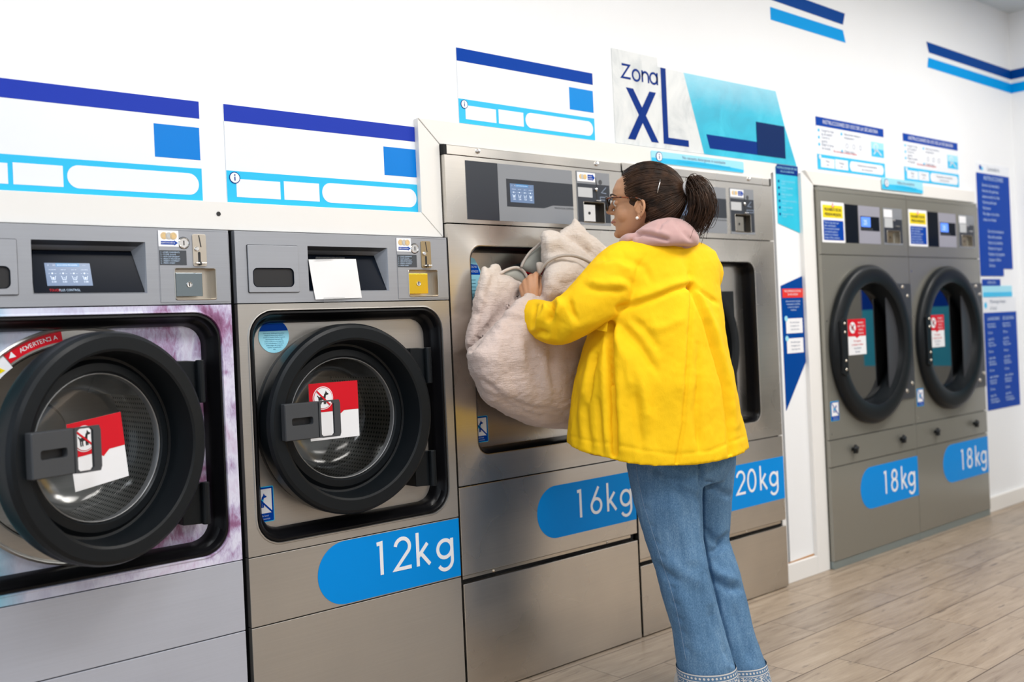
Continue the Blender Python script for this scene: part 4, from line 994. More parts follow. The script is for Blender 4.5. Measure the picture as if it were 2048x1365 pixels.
    d = kg_decal(root, kgx[0], kgx[1], kgz[0], kgz[1]); lettering(d, kgtext, *kgt)
    return root
tall_washer(1.936, .819, 'tall stainless 16kg washing machine being loaded with the cream comforter', (.087, .732, .757, 1.4285), (1.497, .667, .363, 0, 1.746), (.083, .560, 1.513, 1.7015), (.581, .749, 1.514, 1.7035), (.438, .616), (.327, .817), '16kg', ([.515, .580, .662, .731], .4895, .0985, -.0016, .105, 1.0), True)
tall_washer(2.763, .938, 'tall stainless 20kg washing machine behind the woman in yellow, beside the pillar', (.110, .791, .725, 1.392), (1.4835, .650, .264, 0, 1.751), (.137, .6125, 1.5065, 1.693), (.638, .802, 1.507, 1.6955), (.380, .5605), (.40, .9365), '20kg', ([.598, .672, .758, .826], .437, .0985, -.0016, .105, 1.02), False, True)

# ------------------------------------------------------------------ tumble dryers
def dryer(X0, W, label, kgz, kgx, second):
    root = empty('tumble_dryer', label, 'tumble dryer', (X0, 0, 0), 'pair of grey tumble dryers')
    m = M['dryer_paint']
    q = MB(); q.box(.003, W - .003, .012, .75, .03, 1.742); 
    q = MB()
    for bx in ((.002, .012, .010, .75, .03, 1.741), (W - .012, W - .002, .010, .75, .03, 1.741), (.012, W - .012, .010, .75, 1.72, 1.741), (.012, W - .012, .73, .75, .03, 1.72), (.012, W - .012, .025, .05, .03, .62), (.012, W - .012, .025, .05, 1.41, 1.72)): q.box(*bx)
    q.build('cabinet', m, root)
    q = MB(); q.cutplate(.001, W - .001, 1.435, 1.722, [(.598, .722, 1.500, 1.560)], 0, .02); pan = q.build('control_panel', m, root)
    q = MB(); q.box(.001, W - .001, .002, .02, 1.7235, 1.743); q.build('top_rail', m, root, bevel=.001)
    y = -.0006
    q = MB(); q.prism(rpts(.014, .209, 1.489, 1.676, .004), y - .0006, y, 0); q.rect(.026, .196, 1.603, 1.661, y - .0012, 1); q.rect(.028, .198, 1.500, 1.591, y - .0012, 2)
    q.prism([(.100, 1.652), (.124, 1.652), (.112, 1.672)], y - .0018, y - .001, 3); q.prism([(.106, 1.655), (.118, 1.655), (.112, 1.666)], y - .0022, y - .0016, 0)
    q.text('PROHIBIDO SECAR', .111, 1.634, .0195, y - .0018, 4, 'CENTER', .86, 0, .0004, .02); q.text('PRENDAS MOJADAS', .111, 1.612, .0195, y - .0018, 4, 'CENTER', .80, 0, .0004, .02)
    for k, t in enumerate(('Toda la ropa tiene que', 'estar centrifugada.', 'No introduzca prendas', 'con espuma, goma o', 'plástico en el tambor', 'Limpie el filtro siempre')): q.text(t, .032, 1.576 - .0138 * k, .0135, y - .0018, 5)
    q.build('notice_sticker', [M['white_print'], M['yellow'], M['navy2'], M['red'], M['ink'], M['text_pale']], pan)
    q = MB(); q.rect(.217, .330, 1.491, 1.6725, y - .0006, 0); q.build('black_overlay', M['dark_glass'], pan)
    q = MB(); q.rect(.335, .534, 1.491, 1.6715, y - .0006, 0); q.rect(.352, .527, 1.553, 1.622, y - .0012, 1)
    for k in range(5): q.rect(.358 + .022 * k, .372 + .022 * k, 1.5565, 1.5655, y - .0018, 2)
    ov = q.build('display_overlay', [mat('lilac_grey_overlay', (.30, .30, .36), .4), M['dark_glass'], M['dark_grey']], pan)
    q = MB(); q.rect(.357, .442, 1.571, 1.618, y - .0018); q.text('25', .378, 1.582, .032, y - .0024, 1); q.build('lcd_screen', [M['lcd_blue'], M['lcd_ink']], ov)
    q = MB(); q.cutplate(.566, .752, 1.491, 1.672, [(.598, .722, 1.500, 1.560)], y - .0006, y, 0); q.rect(.573, .655, 1.626, 1.664, y - .0012, 1); q.rect(.662, .748, 1.630, 1.666, y - .0012, 4); q.cutplate(.572, .75, 1.552, 1.618, [(.598, .722, 1.500, 1.560)], y - .0012, y - .0006, 2); q.rect(.576, .655, 1.575, 1.622, y - .0018, 3)
    coin = q.build('coin_panel', [M['grey_overlay'], M['white_print'], M['navy_overlay'], M['coin_silver'], M['grey_overlay']], pan)
    bx = recess(coin, 'coin_return', .598, .722, 1.500, 1.560, .03, .004, 'chrome_dull', y - .0012)
    b = MB(); b.box(.604, .665, .004, .010, 1.503, 1.552); b.disc(.636, 1.528, .006, .003, 1, 14); b.build('return_flap', [M['brass_dark'], M['ink']], bx)
    b = MB(); b.lathe(.664, 1.612, [(.006, -.001), (.006, -.008), (.0002, -.009)], 14); b.build('coin_button', M['chrome'], coin)
    b = MB(); b.box(.672, .71, -.012, -.002, 1.580, 1.585); b.build('coin_lever', M['chrome'], coin)
    # body panel with round opening
    dcx, dcz, R = .386, 1.010, .378
    A = angles([], 96)
    for X, Z in ((.001, .588), (W - .001, .588), (W - .001, 1.4315), (.001, 1.4315)): A.append(math.atan2(Z - dcz, X - dcx) % (2 * PI))
    A = sorted(A); out = []
    for t in A:
        c, s_ = math.cos(t), math.sin(t); k = 9
        if c > 1e-9: k = min(k, (W - .001 - dcx) / c)
        if c < -1e-9: k = min(k, (.001 - dcx) / c)
        if s_ > 1e-9: k = min(k, (1.4315 - dcz) / s_)
        if s_ < -1e-9: k = min(k, (.588 - dcz) / s_)
        out.append((dcx + k * c, dcz + k * s_))
    q = MB(); q.frame(out, [(dcx + .29 * math.cos(t), dcz + .29 * math.sin(t)) for t in A], 0, .02); cov = q.build('front_panel', m, root)
    for zz in (1.36, 1.13, .75, .615):
        q = MB(); q.disc(.022, zz, .0045, -.0008, 0, 10); q.build('screw', M['chrome'], cov)
    q = MB(); q.lathe(dcx, dcz, [(.292, .012), (.292, .30), (.29, .56)], 72); q.lathe(dcx, dcz, [(.29, .56), (.0005, .56)], 48); q.build('drum', M['steel_grey'], root, smooth=True)
    # door ring
    dr = MB(); dr.lathe(dcx, dcz, [(R - .012, -.0008), (R, -.006), (R + .001, -.020), (R - .008, -.034), (R - .024, -.040), (.300, -.040), (.290, -.034), (.284, -.012), (.272, .010), (.268, .035), (.262, .036), (.256, .055), (.30, .055)], 96, 0, .95)
    door = dr.build('door', M['black_plastic'], root, angle=40)
    g = MB(); g.lathe(dcx, dcz, [(.262, .030), (.0005, .030)], 64, 0, .95); g.build('door_glass', M['dryer_glass'], door)
    q = MB(); q.prism([(.55, .722), (W - .002, .722), (W - .002, 1.297), (.55, 1.297)], -.006, -.0006)
    for sx, sz in ((.655, 1.28), (.70, 1.235), (.655, .765), (.71, .80)): q.lathe(sx, sz, [(.010, -.041), (.008, -.045), (.0002, -.046)], 14, 1); q.lathe(sx + .06, sz, [(.008, -.006), (.0002, -.009)], 12, 1)
    q.build('hinge_plate', [M['dark_grey'], M['chrome_dull']], door)
    q = MB(); q.prism([(.055, 1.125), (.085, 1.14), (.105, 1.13), (.105, .885), (.085, .875), (.06, .885)], -.052, -.036)
    for sz in (1.115, 1.075, .945, .905): q.lathe(.085, sz, [(.007, -.052), (.005, -.056), (.0002, -.056)], 12, 1)
    q.build('door_grip', [M['black_plastic'], M['chrome_dull']], door, bevel=.003)
    n0 = .245; nt = no_dog_paper(door, n0, n0 + .160, .962, 1.132, .0275)
    dog_sticker(root, .020, .090, .672, .762, -.0004)
    q = MB(); q.box(.001, W - .001, -.002, .022, .464, .584); lint = q.build('lint_drawer', m, root, bevel=.001)
    for kx in (.190, .640):
        k = MB()
        for t in range(5):
            a = 2 * PI * t / 5 + .3; k.tube([(kx, -.016, .528), (kx + .020 * math.cos(a), -.020, .528 + .020 * math.sin(a))], [.010, .0065], 10)
        k.lathe(kx, .528, [(.010, -.002), (.010, -.012), (.015, -.016), (.014, -.026), (.0005, -.028)], 20); k.build('star_knob', M['black_plastic'], lint, smooth=True)
    q = MB(); q.box(.001, W - .001, 0, .022, .036, .460); low = q.build('lower_panel', m, root, bevel=.001)
    q = MB(); q.box(.0, W, .003, .05, 0.0, .034); q.build('plinth', M['zinc'], root, bevel=.001)
    d = kg_decal(root, kgx[0], kgx[1], *kgz); lettering(d, '18kg', *kgx[2])
    return root
def no_dog_paper(par, x0, x1, z0, z1, y):
    w, h = x1 - x0, z1 - z0; q = MB(); q.rect(x0, x1, z0, z1, y, 0, .001)
    zs = z0 + .52 * h; q.prism([(x0, z1), (x1, z1), (x1, zs), (x0 + .62 * w, zs), (x0 + .5 * w, zs - .06 * h), (x0 + .38 * w, zs), (x0, zs)], y - .0008, y, 1)
    cx, cz, r = x0 + .26 * w, z0 + .76 * h, .17 * w; q.disc(cx, cz, r, y - .0014, 0); dog(q, cx, cz, r * 1.2, y - .002, 2); q.ribbon([(cx - r * .65, cz + r * .65), (cx + r * .65, cz - r * .65)], r * .18, y - .0025, 1)
    for k, t in enumerate(('PROHIBIDO', 'LAVAR Y SECAR', 'ROPA DE', 'MASCOTAS')): q.text(t, x0 + .72 * w, z1 - (.13 + .1 * k) * h, .075 * h, y - .0014, 0, 'CENTER', .75)
    for k, (t, mi) in enumerate((('Por higiene', 1), ('y respeto a todos', 1), ('los clientes', 3), ('Gracias', 3))): q.text(t, x0 + .5 * w, z0 + (.36 - .1 * k) * h, .085 * h, y - .0008, mi, 'CENTER')
    return q.build('door_notice', [M['white_print'], M['red'], M['ink'], M['text_grey']], par)
dryer(4.068, .803, 'grey 18kg tumble dryer beside the white pillar', (.227, .425), (.248, .802, ([.462, .530, .628, .696], .2785, .111, -.0016, .105, 1.0)), False)
dryer(4.873, .806, 'grey 18kg tumble dryer next to the room corner and the tall blue notices', (.241, .4415), (.270, .805, ([.474, .542, .640, .708], .2925, .1095, -.0016, .105, 1.0)), True)
# ------------------------------------------------------------------ soft things: comforter and person
import numpy as np
_f = 2011.85; _yaw, _roll = math.radians(41.186), math.radians(-2.5444)
_F = np.array((math.sin(_yaw), math.cos(_yaw), 0.0)); _R = np.array((math.cos(_yaw), -math.sin(_yaw), 0.0)); _U = np.array((0, 0, 1.0))
_R2 = _R * math.cos(_roll) + _U * math.sin(_roll); _U2 = -_R * math.sin(_roll) + _U * math.cos(_roll); _C = np.array((0, -D, H))
def V(px, py, w):
    """survey helper: the place seen at a photo pixel, w metres into the room along the optical axis"""
    return Vector(_C + w * (_F + (px - 1024) / _f * _R2 - (py - 659.38) / _f * _U2))
def project(co):
    q = co - _C; w = q @ _F
    return np.stack((1024 + _f * (q @ _R2) / w, 659.38 - _f * (q @ _U2) / w), 1), w

def solid(mb, loops):
    mb.rings([[tuple(p) for p in l] for l in loops], 0, True, True, True)
def ellipse(c, ax, ay, a, b, n=32, e=2.0):
    out = []
    for i in range(n):
        t = 2 * PI * i / n; ct, st = math.cos(t), math.sin(t)
        k = (abs(ct) ** e + abs(st) ** e) ** (-1 / e)
        out.append(Vector(c) + ax * (a * k * ct) + ay * (b * k * st))
    return out
def ball(mb, c, rx, ry, rz, X=Vector((1, 0, 0)), Y=Vector((0, 1, 0)), Z=Vector((0, 0, 1)), n=16, m=10):
    vs = [Vector(c) - Z * rz]; fs = []
    for j in range(1, m):
        a = -PI / 2 + PI * j / m
        for i in range(n):
            t = 2 * PI * i / n; vs.append(Vector(c) + X * (rx * math.cos(a) * math.cos(t)) + Y * (ry * math.cos(a) * math.sin(t)) + Z * (rz * math.sin(a)))
    vs.append(Vector(c) + Z * rz); top = len(vs) - 1
    for i in range(n): fs.append((0, 1 + (i + 1) % n, 1 + i))
    for j in range(m - 2):
        for i in range(n):
            a = 1 + j * n + i; b_ = 1 + j * n + (i + 1) % n; fs.append((a, b_, b_ + n, a + n))
    for i in range(n): a = 1 + (m - 2) * n; fs.append((a + i, a + (i + 1) % n, top))
    mb.add(vs, fs)
def chain(mb, pts, rs, n=14, sub=4):
    """smooth tapered limb through points, rounded at both ends"""
    P = [Vector(p) for p in pts]; Q = []; Rr = []
    for i in range(len(P) - 1):
        p0, p1, p2, p3 = P[max(i - 1, 0)], P[i], P[i + 1], P[min(i + 2, len(P) - 1)]
        for k in range(sub):
            t = k / sub; Q.append(0.5 * ((2 * p1) + (p2 - p0) * t + (2 * p0 - 5 * p1 + 4 * p2 - p3) * t * t + (3 * p1 - p0 - 3 * p2 + p3) * t ** 3)); Rr.append(rs[i] * (1 - t) + rs[i + 1] * t)
    Q.append(P[-1]); Rr.append(rs[-1])
    d0 = (Q[0] - Q[1]).normalized(); d1 = (Q[-1] - Q[-2]).normalized()
    Q = [Q[0] + d0 * Rr[0] * .95, Q[0] + d0 * Rr[0] * .6] + Q + [Q[-1] + d1 * Rr[-1] * .6, Q[-1] + d1 * Rr[-1] * .95]
    Rr = [Rr[0] * .25, Rr[0] * .8] + Rr + [Rr[-1] * .8, Rr[-1] * .25]
    mb.tube(Q, Rr, n)
def fused(mb, voxel, smooth=2, fac=0.5):
    """one continuous closed surface from the overlapping volumes in mb"""
    me = bpy.data.meshes.new('tmp'); me.from_pydata([tuple(v) for v in mb.v], [], mb.f)
    bm = bmesh.new(); bm.from_mesh(me); bmesh.ops.recalc_face_normals(bm, faces=bm.faces); bm.to_mesh(me); bm.free()
    ob = bpy.data.objects.new('tmp', me); COL.objects.link(ob)
    r = ob.modifiers.new('r', 'REMESH'); r.mode = 'VOXEL'; r.voxel_size = voxel
    s_ = ob.modifiers.new('s', 'SMOOTH'); s_.iterations = smooth; s_.factor = fac
    dg = bpy.context.evaluated_depsgraph_get(); out = bpy.data.meshes.new_from_object(ob.evaluated_get(dg))
    bpy.data.objects.remove(ob); bpy.data.meshes.remove(me)
    return out
def get_co(me):
    a = np.empty(len(me.vertices) * 3); me.vertices.foreach_get('co', a); return a.reshape(-1, 3)
def get_no(me):
    a = np.empty(len(me.vertices) * 3); me.vertices.foreach_get('normal', a); return a.reshape(-1, 3)
def creases(me, strokes, amount=1.0):
    """press folds into cloth along surveyed lines: each stroke = (points, width_px, depth_m, profile)"""
    co, no = get_co(me), get_no(me); px, w = project(co)
    view = (co - _C); view /= np.linalg.norm(view, axis=1)[:, None]
    facing = np.clip(-(no * view).sum(1) * 2.5, 0, 1)
    h = np.zeros(len(co))
    for pts, wd, dep, *opt in strokes:
        best = np.full(len(co), 1e9); sgn = np.zeros(len(co)); tt = np.zeros(len(co)); L = 0; tot = sum(math.dist(pts[i], pts[i + 1]) for i in range(len(pts) - 1))
        for i in range(len(pts) - 1):
            a, b_ = np.array(pts[i], float), np.array(pts[i + 1], float); d = b_ - a; l = np.linalg.norm(d)
            t = np.clip(((px - a) @ d) / (l * l), 0, 1); q = px - (a + t[:, None] * d); dist = np.linalg.norm(q, axis=1)
            m_ = dist < best; best[m_] = dist[m_]; sgn[m_] = np.sign(q[m_, 0] * d[1] - q[m_, 1] * d[0]); tt[m_] = (L + t[m_] * l) / tot; L += l
        taper = np.minimum(1, np.minimum(tt + .12, 1.12 - tt) * 4) if not (opt and 'full' in opt) else 1.0
        g = np.exp(-(best / wd) ** 2)
        if opt and ('step' in opt or 'stepL' in opt):        # one side stands proud of the other and falls away slowly
            side = 1.0 if 'step' in opt else -1.0
            s_ = sgn * side
            h += dep * taper * np.where(s_ > 0, np.exp(-(best / (wd * 4)) ** 2), -0.35 * g)
        else: h += dep * taper * g
    co += no * (h * facing * amount)[:, None]
    me.vertices.foreach_set('co', co.ravel()); me.update()
def ripple(me, amp, scale, seed=0.0, stretch=(1, 1, 1)):
    co, no = get_co(me), get_no(me)
    h = np.array([noise.noise(Vector((c[0] * scale * stretch[0] + seed, c[1] * scale * stretch[1], c[2] * scale * stretch[2]))) for c in co])
    co += no * (h * amp)[:, None]; me.vertices.foreach_set('co', co.ravel()); me.update()
def place(me, name, m, parent=None):
    me.materials.clear()
    for q in (m if isinstance(m, (list, tuple)) else [m]): me.materials.append(q)
    me.polygons.foreach_set('use_smooth', [True] * len(me.polygons))
    me.name = name; ob = bpy.data.objects.new(name, me); COL.objects.link(ob)
    if parent is not None:
        ob.parent = parent; ob.location = -Vector(parent.location)
    return ob
def kid(mb, name, m, parent, **k):
    o = mb.build(name, m, parent, **k); o.location = -Vector(parent.location) if parent.type == 'EMPTY' else Vector((0, 0, 0)); return o

# materials
def cloth(name, base, rough, sc, strength, var=0.06, sheen=0.0, dist=.002):
    m = mat(name, base, rough, 0, 0.25); bsdf(m).inputs['Sheen Weight'].default_value = sheen
    v = coords(m); n = noise_n(m, v, sc, 5, 0.65); n2 = noise_n(m, v, 6, 4, .6)
    r = ramp(m, [(0.3, tuple(c * (1 - var) for c in base)), (0.7, tuple(min(1, c * (1 + var)) for c in base))]); lk(m, n2.outputs['Fac'], r.inputs['Fac'])
    lk(m, r.outputs['Color'], bsdf(m).inputs['Base Color']); bump(m, n.outputs['Fac'], strength, dist)
    return m
def crumple(m, scale, amt):
    """add soft irregular creasing to a cloth's relief"""
    old = [l for l in m.node_tree.links if l.to_node.type == 'BUMP' and l.to_socket.name == 'Height'][0]
    n = noise_n(m, coords(m, (1, 1, .45)), scale, 6, .7, 1.5)
    lk(m, math_n(m, 'ADD', old.from_socket, math_n(m, 'MULTIPLY', n.outputs['Fac'], amt)), old.to_socket)
M['jacket'] = cloth('yellow_cotton_twill', (0.86, 0.52, 0.003), 0.8, 420, 0.25, 0.05)
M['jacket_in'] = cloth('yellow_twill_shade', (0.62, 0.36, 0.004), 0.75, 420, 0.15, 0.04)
M['hood'] = cloth('dusty_pink_fleece', (0.47, 0.29, 0.275), 0.85, 500, 0.2, 0.05, 0.3)
M['plush'] = cloth('cream_quilted_cotton', (0.66, 0.565, 0.51), 0.9, 130, 0.55, 0.05, 0.25, .006)
def quilt():
    m = M['plush']; v = coords(m, (5, 5, 30)); n = noise_n(m, v, 6.0, 5, 0.65, 0.5)
    v2 = coords(m, (30, 30, 5)); n2 = noise_n(m, v2, 3.0, 4, 0.6, 0.5)
    old = [l for l in m.node_tree.links if l.to_node.type == 'BUMP' and l.to_socket.name == 'Height'][0]
    s_ = math_n(m, 'ADD', old.from_socket, math_n(m, 'ADD', math_n(m, 'MULTIPLY', n.outputs['Fac'], 1.6), math_n(m, 'MULTIPLY', n2.outputs['Fac'], .9)))
    lk(m, s_, old.to_socket)
    b_ = bsdf(m).inputs['Base Color']; src = b_.links[0].from_socket
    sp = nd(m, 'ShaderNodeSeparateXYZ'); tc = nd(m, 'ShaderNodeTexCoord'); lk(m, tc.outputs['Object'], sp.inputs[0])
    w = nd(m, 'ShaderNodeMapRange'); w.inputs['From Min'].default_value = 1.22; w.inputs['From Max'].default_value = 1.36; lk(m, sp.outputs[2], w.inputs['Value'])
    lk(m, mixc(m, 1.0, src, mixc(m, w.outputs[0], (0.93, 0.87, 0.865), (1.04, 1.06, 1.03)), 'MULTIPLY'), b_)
quilt()
crumple(M['jacket'], 22, 5.0)
M['lining'] = cloth('grey_green_satin_lining', (0.40, 0.41, 0.375), 0.45, 60, 0.08)
M['piping'] = cloth('grey_beige_piping', (0.42, 0.37, 0.33), 0.8, 300, 0.2)
def mk_denim():
    m = mat('blue_denim', (0.10, 0.19, 0.33), 0.85, 0, 0.2); v = coords(m, (1, 1, .6)); n = noise_n(m, v, 330, 3, .7); n2 = noise_n(m, v, 7, 4, .6); vs = coords(m, (10, 10, 1.2)); n3 = noise_n(m, vs, 6, 4, .6)
    r = ramp(m, [(0.32, (0.040, 0.100, 0.195)), (0.50, (0.095, 0.195, 0.33)), (0.68, (0.21, 0.34, 0.49))])
    f = math_n(m, 'ADD', math_n(m, 'MULTIPLY', n.outputs['Fac'], .5), math_n(m, 'ADD', math_n(m, 'MULTIPLY', n2.outputs['Fac'], .28), math_n(m, 'MULTIPLY', n3.outputs['Fac'], .22)))
    lk(m, f, r.inputs['Fac']); lk(m, r.outputs['Color'], bsdf(m).inputs['Base Color']); bump(m, n.outputs['Fac'], .2, .002); return m
M['denim'] = mk_denim()
def mk_embroidery():
    m = mat('embroidered_denim', (0.1, 0.19, 0.33), 0.85, 0, 0.2); tc = nd(m, 'ShaderNodeTexCoord'); sp = nd(m, 'ShaderNodeSeparateXYZ'); lk(m, tc.outputs['UV'], sp.inputs[0]); u, v = sp.outputs[0], sp.outputs[1]
    def band(c, w_): return math_n(m, 'LESS_THAN', math_n(m, 'ABSOLUTE', math_n(m, 'SUBTRACT', v, c)), w_)
    wht = math_n(m, 'MAXIMUM', band(.975, .022), band(.76, .018))
    fu = math_n(m, 'SUBTRACT', math_n(m, 'FRACT', math_n(m, 'MULTIPLY', u, 46)), .5)
    dv = math_n(m, 'MULTIPLY', math_n(m, 'SUBTRACT', v, .868), 6.5); d = math_n(m, 'ADD', math_n(m, 'MULTIPLY', fu, fu), math_n(m, 'MULTIPLY', dv, dv))
    wht = math_n(m, 'MAXIMUM', wht, math_n(m, 'LESS_THAN', d, .075))
    cv = nd(m, 'ShaderNodeCombineXYZ'); lk(m, math_n(m, 'MULTIPLY', u, 15), cv.inputs[0]); lk(m, math_n(m, 'MULTIPLY', v, 2.6), cv.inputs[1])
    vo = nd(m, 'ShaderNodeTexVoronoi', feature='F1'); vo.inputs['Scale'].default_value = 1.6; vo.inputs['Randomness'].default_value = .55; lk(m, cv.outputs[0], vo.inputs['Vector'])
    ringp = math_n(m, 'LESS_THAN', math_n(m, 'ABSOLUTE', math_n(m, 'SUBTRACT', math_n(m, 'FRACT', math_n(m, 'MULTIPLY', vo.outputs['Distance'], 4.2)), .5)), .17)
    vert = math_n(m, 'LESS_THAN', math_n(m, 'ABSOLUTE', math_n(m, 'SUBTRACT', math_n(m, 'FRACT', math_n(m, 'MULTIPLY', u, 9)), .5)), .035)
    mot = math_n(m, 'MULTIPLY', math_n(m, 'MAXIMUM', ringp, vert), math_n(m, 'LESS_THAN', v, .72))
    wht = math_n(m, 'MAXIMUM', wht, mot)
    n = noise_n(m, coords(m), 300, 3, .7); dn = ramp(m, [(0.3, (0.06, 0.13, 0.24)), (0.7, (0.15, 0.26, 0.40))]); lk(m, n.outputs['Fac'], dn.inputs['Fac'])
    lk(m, mixc(m, wht, dn.outputs['Color'], (0.62, 0.60, 0.58)), bsdf(m).inputs['Base Color']); bump(m, wht, .4, .003); return m
M['embroidery'] = mk_embroidery()
M['thread'] = mat('pale_seam_thread', (0.20, 0.29, 0.41), 0.8)
M['skin'] = mat('skin', (0.50, 0.262, 0.145), 0.48, 0, 0.35)
bsdf(M['skin']).inputs['Subsurface Weight'].default_value = 0.12; bsdf(M['skin']).inputs['Subsurface Radius'].default_value = (0.02, 0.008, 0.004)
def mk_hair():
    m = mat('dark_brown_hair', (0.022, 0.012, 0.008), 0.42, 0, 0.22); n = noise_n(m, coords(m, (1, 1, 1)), 30, 3)
    r = ramp(m, [(0.35, (0.013, 0.006, 0.003)), (0.7, (0.060, 0.028, 0.014))]); lk(m, n.outputs['Fac'], r.inputs['Fac']); lk(m, r.outputs['Color'], bsdf(m).inputs['Base Color']); return m
M['hair'] = mk_hair()
M['lips'] = mat('lips', (0.36, 0.13, 0.10), 0.45)
M['eye_white'] = mat('eye_white', (0.7, 0.66, 0.62), 0.2); M['iris'] = mat('dark_iris', (0.03, 0.015, 0.01), 0.15)
M['frame_black'] = mat('black_spectacle_frame', (0.006, 0.006, 0.007), 0.2)
def mk_tort():
    m = mat('tortoiseshell', (0.1, 0.03, 0.01), 0.2); n = noise_n(m, coords(m), 95, 2); r = ramp(m, [(0.42, (0.008, 0.005, 0.004)), (0.6, (0.22, 0.06, 0.022))]); lk(m, n.outputs['Fac'], r.inputs['Fac']); lk(m, r.outputs['Color'], bsdf(m).inputs['Base Color']); return m
M['tortoise'] = mk_tort()
M['pearl'] = mat('pearl', (0.85, 0.80, 0.74), 0.12, 0, 0.6, coat=.5)
M['tie'] = mat('pale_hair_tie', (0.42, 0.41, 0.42), 0.6)
M['shoe'] = mat('white_shoe', (0.6, 0.58, 0.55), 0.6)

# ---------------- comforter: overlapping padded lobes fused into one quilt
def wm(px): return 3.21 + (px - 940) * .00152      # depth of the washer front along the photo's columns
def lobe(mb, outline, c, front, back, off=-0.09, n=16, ex=2.6, tilt=0.0):
    pts = []
    m_ = len(outline)
    for i in range(m_):
        p0, p1, p2, p3 = [np.array(outline[(i + k) % m_], float) for k in (-1, 0, 1, 2)]
        for t in (0, .2, .4, .6, .8):
            pts.append(0.5 * ((2 * p1) + (p2 - p0) * t + (2 * p0 - 5 * p1 + 4 * p2 - p3) * t * t + (3 * p1 - p0 - 3 * p2 + p3) * t ** 3))
    c = np.array(c, float); K = len(pts); vs = []; fs = []
    def ring(s, sg, amp):
        h = amp * max(0, 1 - s ** ex) ** .5
        return [V(*(c + (p - c) * s), wm((c + (p - c) * s)[0]) + off + tilt * ((c + (p - c) * s)[1] - c[1]) + sg * h) for p in pts]
    S = [math.sin(PI / 2 * k / n) for k in range(1, n + 1)]
    loops = [ring(s, -1, front) for s in S] + [ring(s, 1, back) for s in S[::-1][1:]]
    mb.rings([[tuple(v) for v in l] for l in loops], 0, True, True, True)
q = MB()
lobe(q, [(1042, 588), (1062, 578), (1090, 590), (1130, 585), (1180, 570), (1215, 620), (1222, 720), (1210, 800), (1185, 853), (1140, 860), (1090, 856), (1050, 846), (1010, 829), (984, 814), (961, 794), (950, 768), (938, 731), (934, 704), (950, 684), (975, 658), (1008, 622)], (1075, 725), .205, .10, -.10, 18, 3.4)
lobe(q, [(967, 533), (986, 540), (1005, 547), (1026, 556), (1046, 567), (1050, 592), (1024, 622), (1000, 652), (975, 676), (952, 696), (934, 704), (931, 682), (934, 655), (945, 626), (948, 598), (955, 570), (961, 548)], (985, 615), .075, .05, -.04)
lobe(q, [(980, 534), (986, 528), (995, 529), (1003, 539), (1004, 552), (990, 552)], (993, 541), .03, .02, -.03)
lobe(q, [(1082, 470), (1090, 461), (1110, 463), (1132, 473), (1155, 488), (1180, 512), (1196, 540), (1180, 572), (1140, 560), (1110, 545), (1086, 530), (1083, 500)], (1125, 512), .11, .09, -.11)
lobe(q, [(1118, 466), (1132, 455), (1141, 448), (1148, 437), (1158, 443), (1168, 455), (1178, 466), (1196, 479), (1216, 496), (1245, 520), (1235, 560), (1190, 560), (1150, 500)], (1180, 505), .07, .06, -.06)
lobe(q, [(1085, 545), (1096, 529), (1114, 518), (1136, 514), (1160, 522), (1186, 540), (1205, 565), (1190, 600), (1150, 612), (1110, 612), (1088, 604), (1081, 580)], (1140, 565), .13, .10, -.15)
lobe(q, [(1044, 572), (1060, 560), (1084, 548), (1100, 580), (1090, 612), (1062, 606)], (1072, 580), .05, .06, -.06)
me = fused(q, .0065, 3, .5)
creases(me, [
    ([(1042, 588), (1012, 618), (985, 646), (958, 676), (938, 698)], 5, -.030, 'full'), ([(1050, 600), (1020, 632), (992, 662)], 11, .016),
    ([(985, 560), (975, 600), (968, 640), (960, 665)], 8, -.010), ([(960, 590), (978, 612), (972, 650)], 7, .009), ([(1000, 560), (1030, 578)], 10, .006), ([(948, 625), (965, 632)], 6, -.008),
    ([(1110, 690), (1104, 730), (1112, 770)], 9, -.010), ([(1060, 690), (1066, 740), (1078, 790)], 12, -.009), ([(1010, 690), (1020, 740), (1036, 790)], 13, -.007), ([(1040, 680), (1046, 730)], 10, .007), ([(1086, 700), (1090, 750), (1100, 800)], 12, .007),
    ([(965, 760), (1010, 800), (1060, 818), (1130, 826)], 6, -.008), ([(975, 785), (1020, 815), (1070, 834), (1135, 838)], 5, -.006), ([(1000, 640), (1050, 640)], 6, -.006), ([(1000, 632), (1048, 632)], 5, .005),
    ([(1095, 505), (1130, 500), (1165, 520)], 9, -.008), ([(1090, 485), (1120, 482)], 8, .006), ([(1140, 475), (1165, 492), (1188, 512)], 8, -.014), ([(1130, 570), (1170, 560)], 10, -.006), ([(1100, 560), (1120, 590)], 9, .006),
])
ripple(me, .006, 16, 3.0); ripple(me, .0026, 45, 9.0, (1, 1, 1.8)); ripple(me, .0014, 95, 4.0, (1, 1, 2.2))
comf = place(me, 'comforter', M['plush']); tag(comf, 'thick cream comforter being pushed into the open 16kg washer', 'comforter')
q = MB()
lobe(q, [(1041, 528), (1050, 515), (1062, 503), (1079, 489), (1086, 494), (1087, 530), (1078, 548), (1056, 545), (1043, 538)], (1066, 522), .03, .03, -.04)
place(fused(q, .006, 3), 'folded_lining', M['lining'], None).parent = comf
q = MB()
lobe(q, [(1002, 549), (1015, 541), (1032, 537), (1046, 543), (1055, 556), (1050, 568), (1030, 562), (1010, 553)], (1030, 551), .025, .02, -.035)
place(fused(q, .005, 2), 'folded_lining', M['lining'], None).parent = comf
def pipe(pts, r, m, off):
    b = MB(); P = [V(x, y, wm(x) + o) for (x, y), o in zip(pts, off)]
    chain(b, P, [r] * len(P), 10, 6); o = b.build('piping', m, comf, smooth=True); return o
